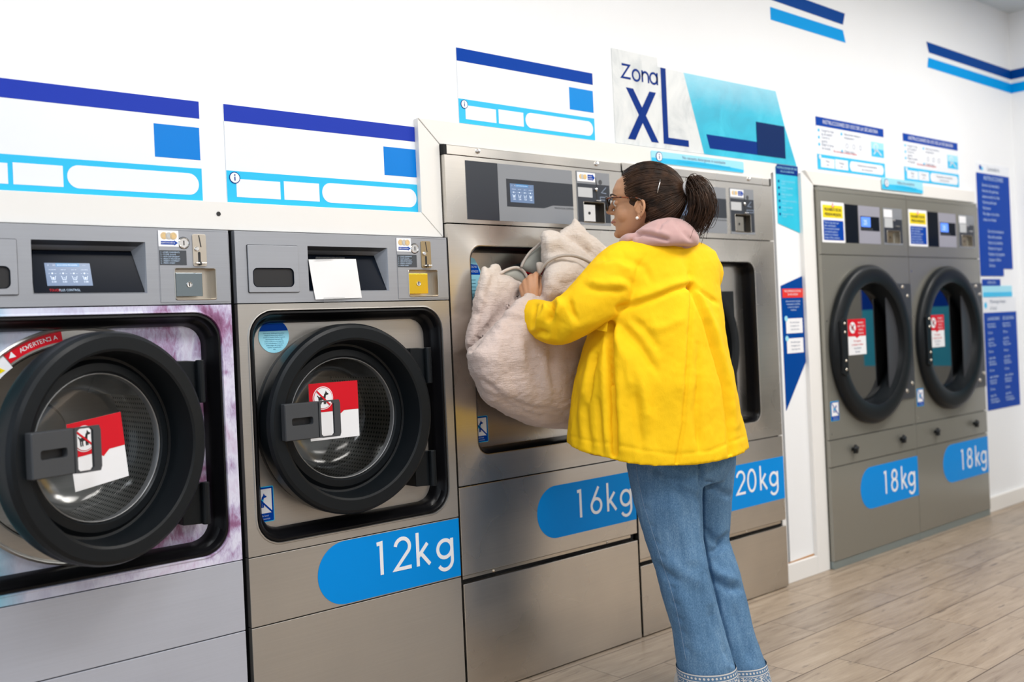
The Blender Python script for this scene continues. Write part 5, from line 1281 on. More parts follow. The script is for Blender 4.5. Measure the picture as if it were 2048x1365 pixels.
pipe([(1001, 547), (1014, 540), (1031, 535.5), (1045, 541), (1054, 554), (1056, 562)], .0048, M['plush'], [-.06] * 6)
pipe([(1043, 533), (1050, 519), (1060, 505), (1070, 496), (1080, 487)], .0045, M['piping'], [-.075] * 5)
pipe([(1080, 545), (1087, 533), (1098, 522), (1114, 514), (1135, 511), (1158, 515), (1182, 527), (1200, 545)], .0050, M['piping'], [-.17, -.19, -.215, -.235, -.245, -.25, -.245, -.22])
q = MB(); lobe(q, [(1072, 527), (1078, 524), (1086, 526), (1090, 534), (1084, 545), (1078, 552), (1074, 542)], (1081, 537), .02, .02, -.16); o = place(fused(q, .004, 2), 'folded_corner', M['piping'], None); o.parent = comf

# ---------------- person
person = empty('person', 'woman in a yellow jacket and blue jeans seen from behind, hugging the comforter', 'person', (2.47, -.56, 0))
hb = math.radians(12)
FB = Vector((math.sin(hb), math.cos(hb), 0)); LB = Vector((-math.cos(hb), math.sin(hb), 0)); UP = Vector((0, 0, 1))
def flat(px, py, w): return V(px, py, w)
# jacket --------------------------------------------------------------
TOR = [(474, 1318, .070, .065, 3.20, 2.0), (482, 1320, .115, .080, 3.20, 2.1), (492, 1323, .160, .092, 3.20, 2.3), (506, 1325, .190, .105, 3.20, 2.4), (530, 1325, .203, .118, 3.20, 2.4), (580, 1320, .205, .148, 3.20, 2.2), (640, 1314, .222, .180, 3.20, 2.1), (700, 1309, .246, .200, 3.20, 2.0),
       (760, 1309, .270, .218, 3.20, 2.0), (830, 1311, .288, .232, 3.20, 2.0), (875, 1315, .302, .244, 3.20, 2.0), (898, 1317, .306, .248, 3.20, 2.0)]
def torso(mb, grow=0.0, upto=99, hollow=False):
    loops = []
    for py, cx, a, b_, w, e in TOR[:upto]:
        c0 = flat(cx, py, w); k = max(0, (py - 700) / 198)
        row = []
        for p in ellipse(c0, -LB, FB, a + grow, b_ + grow, 64, e):       # hem: hitched up at the left front, hanging low behind
            l_ = (p - c0).dot(LB * .87 + FB * .49) / .29; n_ = (p - c0).dot(-FB * .873 + LB * .487) / .27 * .93 - l_ * .36
            row.append(p + UP * k * (.032 * max(0, l_) ** 1.5 - .027 * max(0, n_) ** 1.5))
        loops.append(row)
    if hollow:
        cen = [flat(cx, py, w) for py, cx, a, b_, w, e in TOR[:upto]]
        loops += [[p + ((c - p) * Vector((1, 1, 0))).normalized() * .016 for p in l] for l, c in list(zip(loops, cen))[8:][::-1]]
    solid(mb, loops)
q = MB(); torso(q, 0, 99, True)
SLV = [(1292, 528, 3.19, .085), (1250, 540, 3.13, .090), (1212, 578, 3.08, .090), (1162, 620, 3.05, .076), (1118, 646, 3.06, .070), (1090, 642, 3.11, .062), (1070, 636, 3.16, .057), (1062, 632, 3.18, .054)]
chain(q, [V(*p[:3]) for p in SLV], [p[3] for p in SLV], 28, 5)
SLR = [(1365, 532, 3.26, .085), (1392, 548, 3.31, .088), (1372, 585, 3.42, .080), (1325, 620, 3.50, .072), (1285, 618, 3.50, .062), (1258, 606, 3.49, .056)]
chain(q, [V(*p[:3]) for p in SLR], [p[3] for p in SLR], 24, 5)
me = fused(q, .0055, 4, .5)
creases(me, [
    # back: inverted pleat below the yoke point
    ([(1384, 573), (1378, 660), (1373, 760), (1368, 850), (1354, 935)], 4, -.010, 'full'),
    ([(1384, 573), (1398, 612), (1414, 650), (1436, 724), (1449, 771), (1458, 830), (1463, 885), (1466, 930)], 5, -.020, 'full'), ([(1396, 585), (1412, 628), (1426, 660), (1447, 730), (1460, 775), (1470, 850)], 10, .014), ([(1372, 600), (1362, 700), (1352, 800)], 22, .008),
    ([(1398, 760), (1392, 830), (1400, 900)], 8, -.008), ([(1397, 690), (1398, 800), (1399, 900)], 5, -.007),
    ([(1384, 571), (1350, 580), (1310, 596), (1268, 610), (1238, 618)], 6, -.013, 'full'), ([(1380, 563), (1340, 574), (1300, 590), (1262, 600)], 11, .009),
    ([(1384, 571), (1410, 590), (1435, 606)], 5, -.009), ([(1382, 540), (1383, 571)], 4, -.005), ([(1360, 470), (1376, 520), (1383, 560)], 10, -.006),
    ([(1268, 640), (1300, 668), (1318, 700)], 8, -.010), ([(1240, 650), (1278, 690), (1312, 740)], 9, -.012), ([(1232, 668), (1250, 720), (1262, 780)], 10, .010), ([(1290, 660), (1330, 655), (1360, 640)], 9, .005), ([(1256, 700), (1280, 760), (1300, 850)], 14, .010), ([(1330, 700), (1310, 780), (1308, 880)], 16, -.007), ([(1270, 780), (1276, 850), (1284, 900)], 10, -.010),
    # side / front-left panel
    ([(1222, 648), (1219, 690), (1222, 760), (1226, 830), (1229, 908)], 5, -.030, 'full'), ([(1236, 660), (1238, 760), (1244, 900)], 10, .012), ([(1212, 668), (1208, 740), (1212, 900)], 9, .010),
    ([(1192, 710), (1183, 750), (1176, 800)], 5, -.014), ([(1186, 700), (1176, 745), (1166, 800)], 8, .010), ([(1168, 800), (1172, 850), (1180, 900)], 7, -.010), ([(1150, 760), (1148, 830), (1152, 890)], 7, -.008), ([(1196, 800), (1200, 860), (1204, 905)], 5, -.009),
    # hem stitching line
    ([(1233, 890), (1290, 902), (1355, 910), (1420, 903), (1493, 872)], 3, -.0025, 'full'), ([(1138, 872), (1180, 884), (1226, 888)], 3, -.0025, 'full'),
    # armhole seam and sleeve folds
    ([(1290, 512), (1276, 540), (1268, 575), (1262, 606)], 4, -.004), ([(1240, 500), (1265, 522), (1290, 535), (1300, 560)], 7, -.006),
    ([(1205, 520), (1232, 512), (1256, 520)], 8, -.009), ([(1200, 532), (1232, 527), (1262, 540)], 7, .007), ([(1172, 574), (1200, 580), (1246, 582)], 7, -.010), ([(1180, 566), (1210, 570), (1250, 568)], 8, .008), ([(1215, 548), (1240, 552), (1270, 570)], 8, -.006),
    ([(1240, 625), (1200, 640), (1150, 655)], 12, .006), ([(1138, 600), (1142, 618), (1152, 640)], 6, -.014), ([(1118, 602), (1122, 614), (1112, 632)], 7, .018), ([(1102, 606), (1108, 622), (1098, 640)], 5, -.020), ([(1090, 606), (1094, 620), (1082, 646)], 6, .016), ([(1072, 614), (1068, 634), (1066, 652)], 5, -.022), ([(1080, 610), (1078, 636), (1076, 660)], 6, .012), ([(1125, 640), (1116, 660), (1112, 680)], 9, -.007), ([(1150, 628), (1146, 646), (1140, 664)], 8, .007),
    ([(1060, 655), (1078, 668), (1102, 680)], 8, .008), ([(1068, 668), (1080, 664), (1094, 668)], 5, -.012),
])
ripple(me, .0036, 9, 1.0, (1, 1, .55)); ripple(me, .0022, 24, 3.0, (1, 1, .8)); ripple(me, .0009, 60, 5.0)
jacket = place(me, 'jacket', M['jacket'], person); jacket['label'] = 'loose yellow jacket with a pleated back'
# chest flap on the left front
q = MB(); A_ = [V(1178, 650, 3.075), V(1216, 640, 3.02), V(1214, 664, 3.01), V(1184, 658, 3.07)]; B_ = [p + FB * .008 for p in A_]
q.rings([[tuple(p) for p in A_], [tuple(p) for p in B_]], 0, True, True, True); o = q.build('pocket_flap', M['jacket'], jacket)
# inner front edge peeping out under the left front hem
q = MB(); A_ = [V(1162, 884, 3.18), V(1192, 888, 3.17), V(1191, 908, 3.17), V(1176, 905, 3.175)]; B_ = [p + FB * .006 for p in A_]
q.rings([[tuple(p) for p in A_], [tuple(p) for p in B_]], 0, True, True, True); o = q.build('front_facing', M['jacket_in'], jacket)

# hoodie: bunched hood and the left cuff -------------------------------
q = MB(); hc = V(1311, 484, 3.20); loops = []; N = 40
for i in range(N):
    a = 2 * PI * i / N                           # 0 = front, pi/2 = left, pi = back
    bk = max(0, -math.cos(a)); fr = max(0, math.cos(a))
    rho = .078 + .027 * bk + .012 * fr; hz = .018 * bk - .010 * fr + .004
    rad = FB * math.cos(a) + LB * math.sin(a)
    c = hc + rad * rho + UP * hz
    rr, rz = .022 + .016 * bk, .031 + .022 * bk + .002 * fr
    tl = rad * 0.45 * rr
    loops.append([tuple(c + rad * (rr * math.cos(t)) + (UP - rad * .55).normalized() * (rz * math.sin(t))) for t in [2 * PI * k / 18 for k in range(18)]])
loops.append(loops[0]); q.rings(loops, 0)
ball(q, V(1342, 480, 3.135), .058, .040, .034, LB, FB, UP, 24, 14); ball(q, V(1366, 492, 3.15), .030, .03, .024, LB, FB, UP); ball(q, V(1262, 482, 3.14), .045, .035, .024, FB, LB, UP)
me = fused(q, .004, 6, .5)
creases(me, [([(1258, 490), (1268, 474), (1284, 468), (1306, 472), (1334, 480)], 4, -.012, 'full'), ([(1262, 480), (1276, 466), (1302, 462), (1336, 470)], 6, .007), ([(1336, 438), (1322, 446), (1316, 462)], 4, -.006), ([(1352, 440), (1366, 462), (1388, 484)], 6, -.006), ([(1246, 484), (1262, 462), (1300, 446)], 8, .004)])
ripple(me, .002, 25, 2.0)
hoodie = place(me, 'hoodie', M['hood'], person); hoodie['label'] = 'dusty pink hood bunched round the neck'
q = MB(); chain(q, [V(1082, 642, 3.13), V(1074, 636, 3.155), V(1069, 629, 3.17)], [.054, .053, .049], 24, 4); me = fused(q, .004, 2)
creases(me, [([(1046, 628), (1060, 606), (1084, 598)], 3, -.004, 'full')]); o = place(me, 'cuff', M['hood'], None); o.parent = hoodie
q = MB(); chain(q, [V(1262, 606, 3.49), V(1244, 598, 3.49)], [.045, .042], 16, 3); o = place(fused(q, .005, 2), 'cuff', M['hood'], None); o.parent = hoodie

# jeans -----------------------------------------------------------------
LEG_L = [(880, 1335, 80, 3.19), (930, 1330, 76, 3.17), (1000, 1335, 68, 3.14), (1080, 1348, 58, 3.12), (1140, 1364, 52.5, 3.10), (1200, 1379, 52, 3.09), (1260, 1396, 51.5, 3.08), (1330, 1411.5, 57, 3.07), (1384, 1421, 60, 3.07)]
LEG_R = [(880, 1405, 66, 3.27), (930, 1409, 61, 3.28), (1000, 1408, 55, 3.28), (1080, 1407, 50, 3.255), (1140, 1427, 50, 3.225), (1200, 1442, 50, 3.205), (1260, 1456, 50, 3.185), (1330, 1481, 50, 3.165), (1372, 1490, 52, 3.16)]
def leg_loop(py, cx, hw, w, grow=0.0, k=1.0): r = hw * w / _f * k + grow; return ellipse(V(cx, py, w), Vector(_R), Vector(_F), r, r * 1.04, 40, 2.15)
q = MB(); solid(q, [leg_loop(*l) for l in LEG_L]); solid(q, [leg_loop(*l) for l in LEG_R])
solid(q, [ellipse(V(1362, py, 3.20), -LB, FB, a, b_, 40, 2.2) for py, a, b_ in ((850, .155, .115), (890, .172, .125), (930, .176, .128), (965, .150, .110))])
me = fused(q, .006, 4, .5)
creases(me, [
    ([(1401, 925), (1403, 1000), (1405, 1080), (1418, 1140), (1432, 1200), (1448, 1260), (1466, 1330)], 4, -.016, 'full'), ([(1392, 930), (1394, 1000), (1396, 1080), (1408, 1140), (1422, 1200), (1438, 1260), (1456, 1330)], 9, .007),
    ([(1300, 935), (1340, 950), (1390, 962)], 9, -0.0102), ([(1330, 960), (1372, 985), (1402, 1000)], 8, -0.0119), ([(1412, 965), (1440, 985), (1460, 992)], 7, -0.0136), ([(1410, 1060), (1428, 1080), (1452, 1090)], 8, -0.0136), ([(1454, 1070), (1440, 1096), (1420, 1106)], 6, -0.0136), ([(1415, 1130), (1440, 1150), (1470, 1160)], 10, 0.0102), ([(1428, 1160), (1452, 1176), (1480, 1180)], 8, -0.0102),
    ([(1314, 1130), (1330, 1150), (1352, 1160)], 8, -0.0102), ([(1336, 1120), (1370, 1150), (1400, 1170)], 14, 0.0085), ([(1345, 1000), (1370, 1080), (1388, 1140)], 16, 0.0102), ([(1360, 1180), (1384, 1250), (1400, 1320)], 14, 0.0085), ([(1420, 1220), (1440, 1280), (1455, 1320)], 8, -0.0119), ([(1470, 1220), (1488, 1280), (1500, 1320)], 9, -0.0102),
] + [([(x, y), (x + 7, y + 7)], 4, -.0035, 'full') for x, y in ((1283, 985), (1290, 1015), (1300, 1050), (1311, 1083), (1320, 1110), (1330, 1140), (1341, 1172), (1350, 1205), (1357, 1235), (1364, 1262), (1371, 1295))])
ripple(me, .0022, 12, 7.0, (1, 1, .6)); ripple(me, .0008, 60, 4.0)
jeans = place(me, 'jeans', M['denim'], person); jeans['label'] = 'wide blue jeans with embroidered hems'
from mathutils.bvhtree import BVHTree
def on_surface(me_, pts, lift=.0012):
    t = BVHTree.FromPolygons([v.co.copy() for v in me_.vertices], [tuple(p.vertices) for p in me_.polygons]); out = []
    for x, y in pts:
        d = (V(x, y, 1.0) - Vector(_C)).normalized(); h = t.ray_cast(Vector(_C), d)
        if h[0]: out.append(h[0] - d * lift)
    return out
def dense(pts, n=10):
    o = []
    for i in range(len(pts) - 1):
        for k in range(n): t = k / n; o.append((pts[i][0] * (1 - t) + pts[i + 1][0] * t, pts[i][1] * (1 - t) + pts[i + 1][1] * t))
    return o + [pts[-1]]
q = MB(); q.tube(on_surface(me, dense([(1272, 930), (1276, 960), (1287, 1010), (1303, 1060), (1319, 1110), (1339, 1170), (1353, 1220), (1363, 1270), (1372, 1322)])), .0009, 6)
o = q.build('side_seam', M['thread'], jeans, smooth=True)
for LEG, y0 in ((LEG_L, 1331), (LEG_R, 1324)):
    (pa, ca, ha, wa), (pb, cb, hb_, wb) = LEG[-2], LEG[-1]; n_ = 48; loops = []
    for k in range(7):
        t = k / 6; py = y0 + (pb + 2 - y0) * t; s_ = (py - pa) / (pb - pa); cx = ca + (cb - ca) * s_; hw = ha + (hb_ - ha) * s_; w = wa + (wb - wa) * s_
        loops.append([tuple(p) for p in ellipse(V(cx, py, w), Vector(_R), Vector(_F), hw * w / _f + .0035, (hw * w / _f) * 1.04 + .0035, n_, 2.15)])
    me_ = bpy.data.meshes.new('embroidered_hem'); vs = []; fs = []
    for l in loops: vs += l + [l[0]]
    for k in range(6):
        for i in range(n_): a = k * (n_ + 1) + i; fs.append((a, a + 1, a + n_ + 2, a + n_ + 1))
    me_.from_pydata(vs, [], fs); uv = me_.uv_layers.new(name='UVMap')
    for p in me_.polygons:
        for li in p.loop_indices: vi = me_.loops[li].vertex_index; uv.data[li].uv = ((vi % (n_ + 1)) / n_, 1 - (vi // (n_ + 1)) / 6)
    o = place(me_, 'embroidered_hem', M['embroidery'], None); o.parent = jeans
# shoes
for (cx, py, w) in ((1418, 1384, 3.07), (1488, 1371, 3.16)):
    p = V(cx, py, w); q = MB(); c0 = Vector((p.x, p.y, 0)) + FB * .035
    solid(q, [ellipse(c0 + UP * z, FB, LB, a, b_, 28, 2.3) for z, a, b_ in ((.002, .118, .040), (.02, .122, .044), (.045, .112, .042), (.07, .075, .038), (.085, .05, .034))])
    place(fused(q, .006, 3), 'shoe', M['shoe'], person)

# body: head, neck, trunk, arms and hands in one surface --------------------
hh, pit = math.radians(-30), math.radians(2); HS = 1.06
Fh0 = Vector((math.sin(hh), math.cos(hh), 0)); LH = Vector((-math.cos(hh), math.sin(hh), 0))
FH = Fh0 * math.cos(pit) + UP * math.sin(pit); UH = UP * math.cos(pit) - Fh0 * math.sin(pit)
HC = V(1294, 419, 3.215)
def Q(f, l, u): return HC + (FH * f + LH * l + UH * u) * HS
q = MB(); N = 44
SK = [(.124, .016, -.040, .034, 2), (.112, .062, -.078, .058, 2), (.090, .091, -.097, .070, 2.1), (.062, .1035, -.104, .075, 2.2), (.042, .1055, -.103, .0765, 2.25), (.029, .1010, -.100, .0755, 2.3), (.018, .0960, -.096, .0740, 2.3), (.002, .0970, -.088, .0715, 2.3), (-.014, .0985, -.075, .0690, 2.3), (-.028, .0985, -.055, .0640, 2.3),
      (-.039, .0950, -.035, .0590, 2.3), (-.051, .0955, -.015, .0530, 2.3), (-.064, .0950, .006, .0455, 2.3), (-.075, .0905, .026, .0360, 2.2), (-.083, .0800, .042, .0220, 2)]
loops = []
for u, Fm, Bm, W, e in SK:
    c = (Fm + Bm) / 2; a = (Fm - Bm) / 2; l = []
    for i in range(N):
        t = 2 * PI * i / N; ct, st = math.cos(t), math.sin(t); k = (abs(ct) ** e + abs(st) ** e) ** (-1 / e)
        # the face is a little narrower than the back of the skull
        l.append(tuple(Q(c + a * k * ct, W * k * st * (1.0 - .10 * max(0, ct)), u)))
    loops.append(l)
q.rings(loops, 0, True, True, True)
X_, Y_, Z_ = FH, LH, UH
def hb_(f, l, u, rf, rl, ru): ball(q, Q(f, l, u), rf * HS, rl * HS, ru * HS, FH, LH, UH, 14, 9)
for f, u, r in ((.1000, .026, .0085), (.1040, .019, .0086), (.1090, .011, .0090), (.1140, .004, .0094), (.1170, -.0010, .0097)): hb_(f, 0, u, r, r, r)
for s_ in (1, -1): hb_(.1050, .0110 * s_, -.0065, .0100, .0070, .0062)
hb_(.1045, 0, -.0095, .009, .008, .004)
hb_(.0985, 0, -.0305, .0090, .020, .0055); hb_(.0970, 0, -.0405, .0090, .017, .0058); hb_(.0870, 0, -.0715, .0155, .017, .0130)
for s_ in (1, -1):
    hb_(.0930, .030 * s_, .037, .010, .022, .006); hb_(.0850, .032 * s_, .019, .0095, .0150, .0085); hb_(.058, .040 * s_, -.014, .030, .024, .030)
    # ear: flat shell, rim and lobe, set a little away from the skull
    def E(a, r1, r2, out): return Q(.006 + .86 * r1 * math.cos(a) - .12 * r2 * math.sin(a), (.0780 + out) * s_, -.006 + .86 * r2 * math.sin(a))
    ball(q, Q(.005, .0760 * s_, -.006), .0140 * HS, .0070 * HS, .0245 * HS, FH, LH, UH)
    chain(q, [E(math.radians(a), .0185, .0300, .004 + .012 * max(0, -math.cos(math.radians(a)))) for a in (10, 50, 85, 115, 145, 175, 205, 235)], [.0034, .0042, .0048, .0050, .0050, .0048, .0046, .0044], 10, 4)
    chain(q, [E(math.radians(a), .0085, .0150, .004 + .006 * max(0, -math.cos(math.radians(a)))) for a in (100, 150, 200, 250, 290)], [.0024, .0030, .0030, .0030, .0026], 8, 4)
    hb_(.0090, .0800 * s_, -.0320, .0075, .0052, .0085); hb_(.0185, .0770 * s_, -.008, .0038, .0048, .0062)
chain(q, [Q(-.028, 0, -.02), Q(-.030, 0, -.075), V(1318, 482, 3.20), V(1320, 510, 3.21)], [.056, .054, .060, .075], 24, 4)
solid(q, [ellipse(V(cx, py, w), -LB, FB, a * .78, b_ * .78, 32, e) for py, cx, a, b_, w, e in TOR[2:]])
solid(q, [ellipse(V(1362, py, 3.20), -LB, FB, a, b_, 32, 2.2) for py, a, b_ in ((870, .14, .10), (930, .155, .112), (965, .13, .095))])
for LEG in (LEG_L, LEG_R): solid(q, [leg_loop(*l, 0, .62) for l in LEG[1:]])
for (cx, py, w) in ((1418, 1384, 3.07), (1488, 1371, 3.16)):
    p = V(cx, py, w); c0 = Vector((p.x, p.y, .035)); chain(q, [c0 + UP * .08, c0, c0 + FB * .10], [.036, .034, .024], 12, 3)
chain(q, [V(*p[:3]) for p in SLV[:-1]] + [V(1066, 620, 3.20), V(1062, 604, 3.222)], [p[3] * .6 for p in SLV[:-1]] + [.0275, .0265], 18, 4)
chain(q, [V(*p[:3]) for p in SLR] + [V(1238, 592, 3.49)], [p[3] * .6 for p in SLR] + [.027], 16, 4)
# left hand: back of the hand to the viewer, fingers closing over the quilt
KN = [(1043.5, 575, 3.245), (1050, 566, 3.236), (1059, 558.5, 3.232), (1070, 553.5, 3.236)]
WR = [(1054, 603, 3.228), (1058, 602, 3.224), (1063, 601, 3.222), (1069, 600, 3.226)]
for (kx, ky, kw), (wx, wy, ww), rr in zip(KN, WR, (.0098, .0105, .0108, .0108)):
    mx, my, mw_ = (kx + wx) / 2, (ky + wy) / 2, (kw + ww) / 2 - .004
    chain(q, [V(wx, wy, ww), V(mx, my, mw_), V(kx, ky, kw)], [.0135, .0132, rr], 12, 4)
ball(q, V(1060, 582, 3.236), .024, .012, .032, Vector(_R), Vector(_F), UP); ball(q, V(1063, 594, 3.232), .025, .016, .022, Vector(_R), Vector(_F), UP)
for (kx, ky, kw), ln, rr in zip(KN, (.84, .95, 1.0, .94), (.0086, .0092, .0095, .0094)):
    pts = [V(kx, ky, kw), V(kx + 3, ky - 5, kw + .024 * ln), V(kx + 6, ky - 3, kw + .044 * ln), V(kx + 8, ky + 8, kw + .060 * ln), V(kx + 7, ky + 19, kw + .058 * ln)]
    chain(q, pts, [rr * 1.12, rr, rr * 1.02, rr * .94, rr * .82], 12, 4)
chain(q, [V(1072, 594, 3.236), V(1080, 583, 3.25), V(1083, 568, 3.268), V(1081, 556, 3.285)], [.0125, .0115, .0100, .0085], 12, 4)
# right hand on the far side of the quilt
for k in range(4):
    b0 = (1232 + 3 * k, 590 - 5 * k, 3.485)
    chain(q, [V(*b0), V(b0[0] - 12, b0[1] - 6, 3.47), V(b0[0] - 22, b0[1] - 2, 3.45), V(b0[0] - 27, b0[1] + 7, 3.44)], [.0105, .0095, .009, .008], 10, 3)
chain(q, [V(1240, 584, 3.48), V(1236, 570, 3.46), V(1226, 562, 3.45)], [.012, .011, .009], 10, 3)
ball(q, V(1238, 586, 3.487), .022, .012, .028, Vector(_R), Vector(_F), UP)
me = fused(q, .0030, 3, .5)
body = place(me, 'body', M['skin'], person); body['label'] = 'tanned face in profile, neck and bare hands'
# facial parts
def hk(mb, name, m, **k): o = mb.build(name, m, person, **k); o.location = -Vector(person.location); return o
for s_ in (1, -1):
    q = MB(); ball(q, Q(.0858, .0318 * s_, .0195), .0118, .0118, .0118, FH, LH, UH, 18, 12); e_ = hk(q, 'eye', [M['eye_white']], smooth=True)
    q = MB(); ball(q, Q(.0958, .0322 * s_, .0195), .0022, .0058, .0058, FH, LH, UH, 16, 8); o = q.build('iris', M['iris'], e_, smooth=True)
    q = MB(); chain(q, [Q(.1070, .012 * s_, .040), Q(.1045, .026 * s_, .0465), Q(.0935, .043 * s_, .0445), Q(.081, .055 * s_, .038)], [.0026, .0028, .0022, .0012], 8, 5); hk(q, 'eyebrow', M['hair'], smooth=True)
q = MB(); chain(q, [Q(.0900, -.021, -.0360), Q(.1040, -.008, -.0348), Q(.1062, 0, -.0355), Q(.1040, .008, -.0348), Q(.0900, .021, -.0360)], [.0022, .0042, .0048, .0042, .0022], 8, 5)
hk(q, 'lips', M['lips'], smooth=True)
# hair -------------------------------------------------------------------
EC, ER = (-.004, 0.0, .030), (.1130, .0880, .1120)
def hline(u):
    T = [(-.09, -.050), (-.05, -.022), (-.012, -.006), (.004, -.012), (.014, -.004), (.022, .040), (.034, .052), (.048, .054), (.07, .056), (.095, .064), (.115, .068), (.13, .072), (.16, .08)]
    for (a, b_), (c, d) in zip(T, T[1:]):
        if u <= c: t = max(0, (u - a) / (c - a)); return b_ + (d - b_) * t
    return .07
def cap_point(az, el, grow=1.0):
    return (EC[0] + ER[0] * grow * math.cos(el) * math.cos(az), EC[1] + ER[1] * grow * math.cos(el) * math.sin(az), EC[2] + ER[2] * grow * math.sin(el))
q = MB(); n1, n2 = 96, 56; vs = []; fs = []
for j in range(n2 + 1):
    el = -PI / 2 + PI * j / n2
    for i in range(n1):
        az = 2 * PI * i / n1; f, l, u = cap_point(az, el); m_ = hline(u) - f
        g = min(1.0, max(0.0, m_ / .012)); g = g * g * (3 - 2 * g)
        if u < -.066: g *= max(0, 1 - (-.066 - u) / .01)
        k = .86 + .14 * g; f, l, u = cap_point(az, el, k); vs.append(Q(f, l, u))
for j in range(n2):
    for i in range(n1): a = j * n1 + i; b_ = j * n1 + (i + 1) % n1; fs.append((a, b_, b_ + n1, a + n1))
q.add(vs, fs)
TIE = Vector((-.114, .004, .050))
rnd = random.Random(11)
def strand(mb, pts, r0, r1, seg=4):
    P = [Vector(p) for p in pts]; n = len(P); mb.tube([Q(*p) for p in P], [r0 + (r1 - r0) * i / (n - 1) for i in range(n)], seg, 0, False)
def unit(p): return Vector(((p[0] - EC[0]) / ER[0], (p[1] - EC[1]) / ER[1], (p[2] - EC[2]) / ER[2]))
te = unit(TIE).normalized()
for k in range(420):
    s_ = 1 if k % 5 else -1
    u = rnd.uniform(-.055, .138); f = hline(u) - .002 - rnd.random() ** 2 * .03
    if u < .012: f = -.012 - rnd.random() * .045
    # point on the cap at this height and forward position
    su = (u - EC[2]) / ER[2]; sf = (f - EC[0]) / ER[0]; rest = 1 - su * su - sf * sf
    if rest < 0: continue
    a = Vector((sf, s_ * math.sqrt(rest), su)); om = math.acos(max(-1, min(1, a.dot(te))))
    if om < .2: continue
    pts = []; gr = 1.0 + rnd.uniform(.0, .022); wob = rnd.uniform(-.05, .05)
    for i in range(11):
        t = i / 10; v = (a * math.sin((1 - t) * om) + te * math.sin(t * om)) / math.sin(om); v.z += math.sin(PI * t) * (.05 + wob); v.normalize(); v *= gr + .012 * math.sin(PI * t)
        pts.append((EC[0] + v.x * ER[0], EC[1] + v.y * ER[1], EC[2] + v.z * ER[2]))
    strand(q, pts, .0010, .0013)
hair = hk(q, 'hair', M['hair'], smooth=True); hair['label'] = 'dark brown hair pulled back'
q = MB()
for k in range(420):
    sp = rnd.gauss; a = rnd.uniform(0, 2 * PI); r = .012 * math.sqrt(rnd.random())
    df, dl, du = sp(0, .0105), sp(0, .017), sp(0, .011); ln = rnd.uniform(.72, 1.08)
    p0 = (TIE.x, TIE.y + r * math.cos(a), TIE.z + r * math.sin(a))
    pts = [p0, (-.130 + df * .4, .004 + dl * .5, .066 + du * .7), (-.148 + df, .004 + dl, .068 + du), (-.166 + df * 1.2, .004 + dl * 1.2, .044 + du), (-.172 + df * 1.4, .004 + dl * 1.3, .010 + du * 1.2), (-.166 + df * 1.5, .002 + dl * 1.3, -.022 * ln + du), (-.152 + df * 1.5, .0 + dl * 1.2, -.052 * ln + du), (-.140 + df * 1.5 + sp(0, .006), dl * 1.2, -.072 * ln + du + sp(0, .010))]
    P = [Vector(p) for p in pts]; Qs = []
    for i in range(len(P) - 1):
        a0, a1, a2, a3 = P[max(i - 1, 0)], P[i], P[i + 1], P[min(i + 2, len(P) - 1)]
        for t in (0, .33, .66): Qs.append(0.5 * ((2 * a1) + (a2 - a0) * t + (2 * a0 - 5 * a1 + 4 * a2 - a3) * t * t + (3 * a1 - a0 - 3 * a2 + a3) * t ** 3))
    Qs.append(P[-1]); strand(q, Qs, .0013, .0005)
for k in range(130):
    sp = rnd.gauss; dl = sp(0, .014); df = sp(0, .006); ln = rnd.uniform(.6, 1.05)
    strand(q, [(TIE.x - .004, TIE.y + dl * .4, TIE.z + sp(0, .008)), (-.128 + df, dl, .046 + sp(0, .006)), (-.134 + df, dl * 1.2, .020), (-.132 + df * 1.4, dl * 1.3, -.012 * ln), (-.126 + df * 1.8, dl * 1.3, -.046 * ln), (-.118 + df * 2, dl * 1.4, -.066 * ln)], .0013, .0005)
pony = q.build('ponytail', M['hair'], hair, smooth=True)
q = MB(); q.tube([Q(TIE.x - .006 + .004 * math.cos(a), TIE.y + .017 * math.cos(a), TIE.z + .006 + .017 * math.sin(a)) for a in [2 * PI * i / 24 for i in range(24)]], .0058, 10, closed=True)
q.build('hair_tie', M['tie'], hair, smooth=True)
q = MB(); c0 = cap_point(math.radians(112), math.radians(4), 1.04); c1 = cap_point(math.radians(118), math.radians(24), 1.04); q.tube([Q(*c0), Q(*[(a + b_) / 2 * 1.01 for a, b_ in zip(c0, c1)]), Q(*c1)], .0016, 8); q.build('hair_clip', M['chrome'], hair, smooth=True)
# earring and glasses ---------------------------------------------------------
q = MB(); ball(q, Q(.0125, .0865, -.0335), .0052, .0052, .0052, FH, LH, UH, 20, 14); hk(q, 'pearl_earring', M['pearl'], smooth=True)
def lens_loop(s_, k=1.0, df=0.0, n=40):
    out = []
    for i in range(n):
        t = 2 * PI * i / n; e = 2.7; ct, st = math.cos(t), math.sin(t); kk = (abs(ct) ** e + abs(st) ** e) ** (-1 / e)
        l = .0345 + .0245 * k * kk * ct; out.append(Q(.1185 - 3.2 * (l - .012) ** 2 + df, l * s_, .0185 + .0205 * k * kk * st))
    return out
q = MB()
for s_ in (1, -1): q.tube(lens_loop(s_), .0031, 8, closed=True)
chain(q, [Q(.1185, -.010, .024), Q(.1215, 0, .0265), Q(.1185, .010, .024)], [.0026, .0022, .0026], 8, 4)
gl = hk(q, 'glasses', M['frame_black'], smooth=True); gl['label'] = 'black-rimmed glasses with tortoiseshell arms'
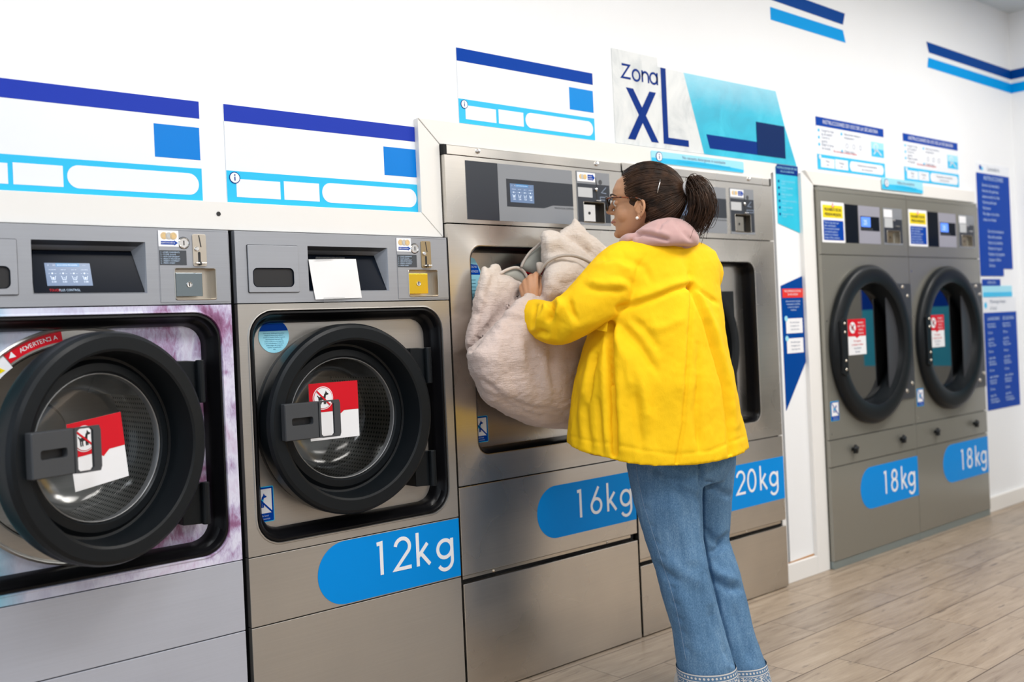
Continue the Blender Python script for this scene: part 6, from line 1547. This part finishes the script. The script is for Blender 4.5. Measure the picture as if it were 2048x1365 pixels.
for s_ in (1, -1):
    q = MB(); q.add(lens_loop(s_, .95), [tuple(range(40))]); q.build('lens', M['lens'], gl)
    q = MB(); chain(q, [Q(.1105, .0585 * s_, .0305), Q(.102, .068 * s_, .0315), Q(.070, .0775 * s_, .0315), Q(.035, .0855 * s_, .0275), Q(.008, .0890 * s_, .0235), Q(-.012, .0860 * s_, .008)], [.0030, .0028, .0024, .0022, .0020, .0018], 8, 5); q.build('temple_arm', M['tortoise'], gl, smooth=True)
# ------------------------------------------------------------------ light
def area(name, loc, size, power, color, rot=(0, 0, 0), sy=None):
    l = bpy.data.lights.new(name, 'AREA'); l.energy = power; l.color = color; l.shape = 'RECTANGLE' if sy else 'SQUARE'; l.size = size
    if sy: l.size_y = sy
    o = bpy.data.objects.new(name, l); COL.objects.link(o); o.location = loc; o.rotation_euler = rot; return o
for i, (lx, ly) in enumerate([(0.2, -1.5), (2.0, -1.5), (3.8, -1.5), (5.3, -1.3), (0.2, -4.0), (2.4, -4.0), (4.8, -4.0)]):
    area('ceiling_panel_light', (lx, ly, CE - .02), 1.1, 34, (1.0, 0.965, 0.92) if lx > .5 else (0.93, 0.96, 1.0), (0, 0, 0), .6)
w = bpy.data.worlds.new('daylight'); SC.world = w; w.use_nodes = True
w.node_tree.nodes['Background'].inputs[0].default_value = (0.78, 0.88, 1.0, 1); w.node_tree.nodes['Background'].inputs[1].default_value = 1.1
# ------------------------------------------------------------------ camera
cam = bpy.data.cameras.new('camera'); co = bpy.data.objects.new('camera', cam); COL.objects.link(co)
yaw, roll = math.radians(41.186), math.radians(-2.5444)
F_ = Vector((math.sin(yaw), math.cos(yaw), 0)); R_ = Vector((math.cos(yaw), -math.sin(yaw), 0)); U_ = Vector((0, 0, 1))
R2 = R_ * math.cos(roll) + U_ * math.sin(roll); U2 = -R_ * math.sin(roll) + U_ * math.cos(roll)
mw = Matrix((R2, U2, -F_)).transposed().to_4x4(); mw.translation = Vector((0, -D, H)); co.matrix_world = mw
cam.sensor_fit = 'HORIZONTAL'; cam.sensor_width = 36; cam.lens = 2011.85 * 36 / 2048; cam.shift_y = -23.12 / 2048
cam.clip_start = 0.05; cam.clip_end = 60
cam.dof.use_dof = True; cam.dof.focus_distance = 2.9; cam.dof.aperture_fstop = 2.2
SC.camera = co
SC.view_settings.view_transform = 'Standard'; SC.view_settings.look = 'None'; SC.view_settings.exposure = 0.02
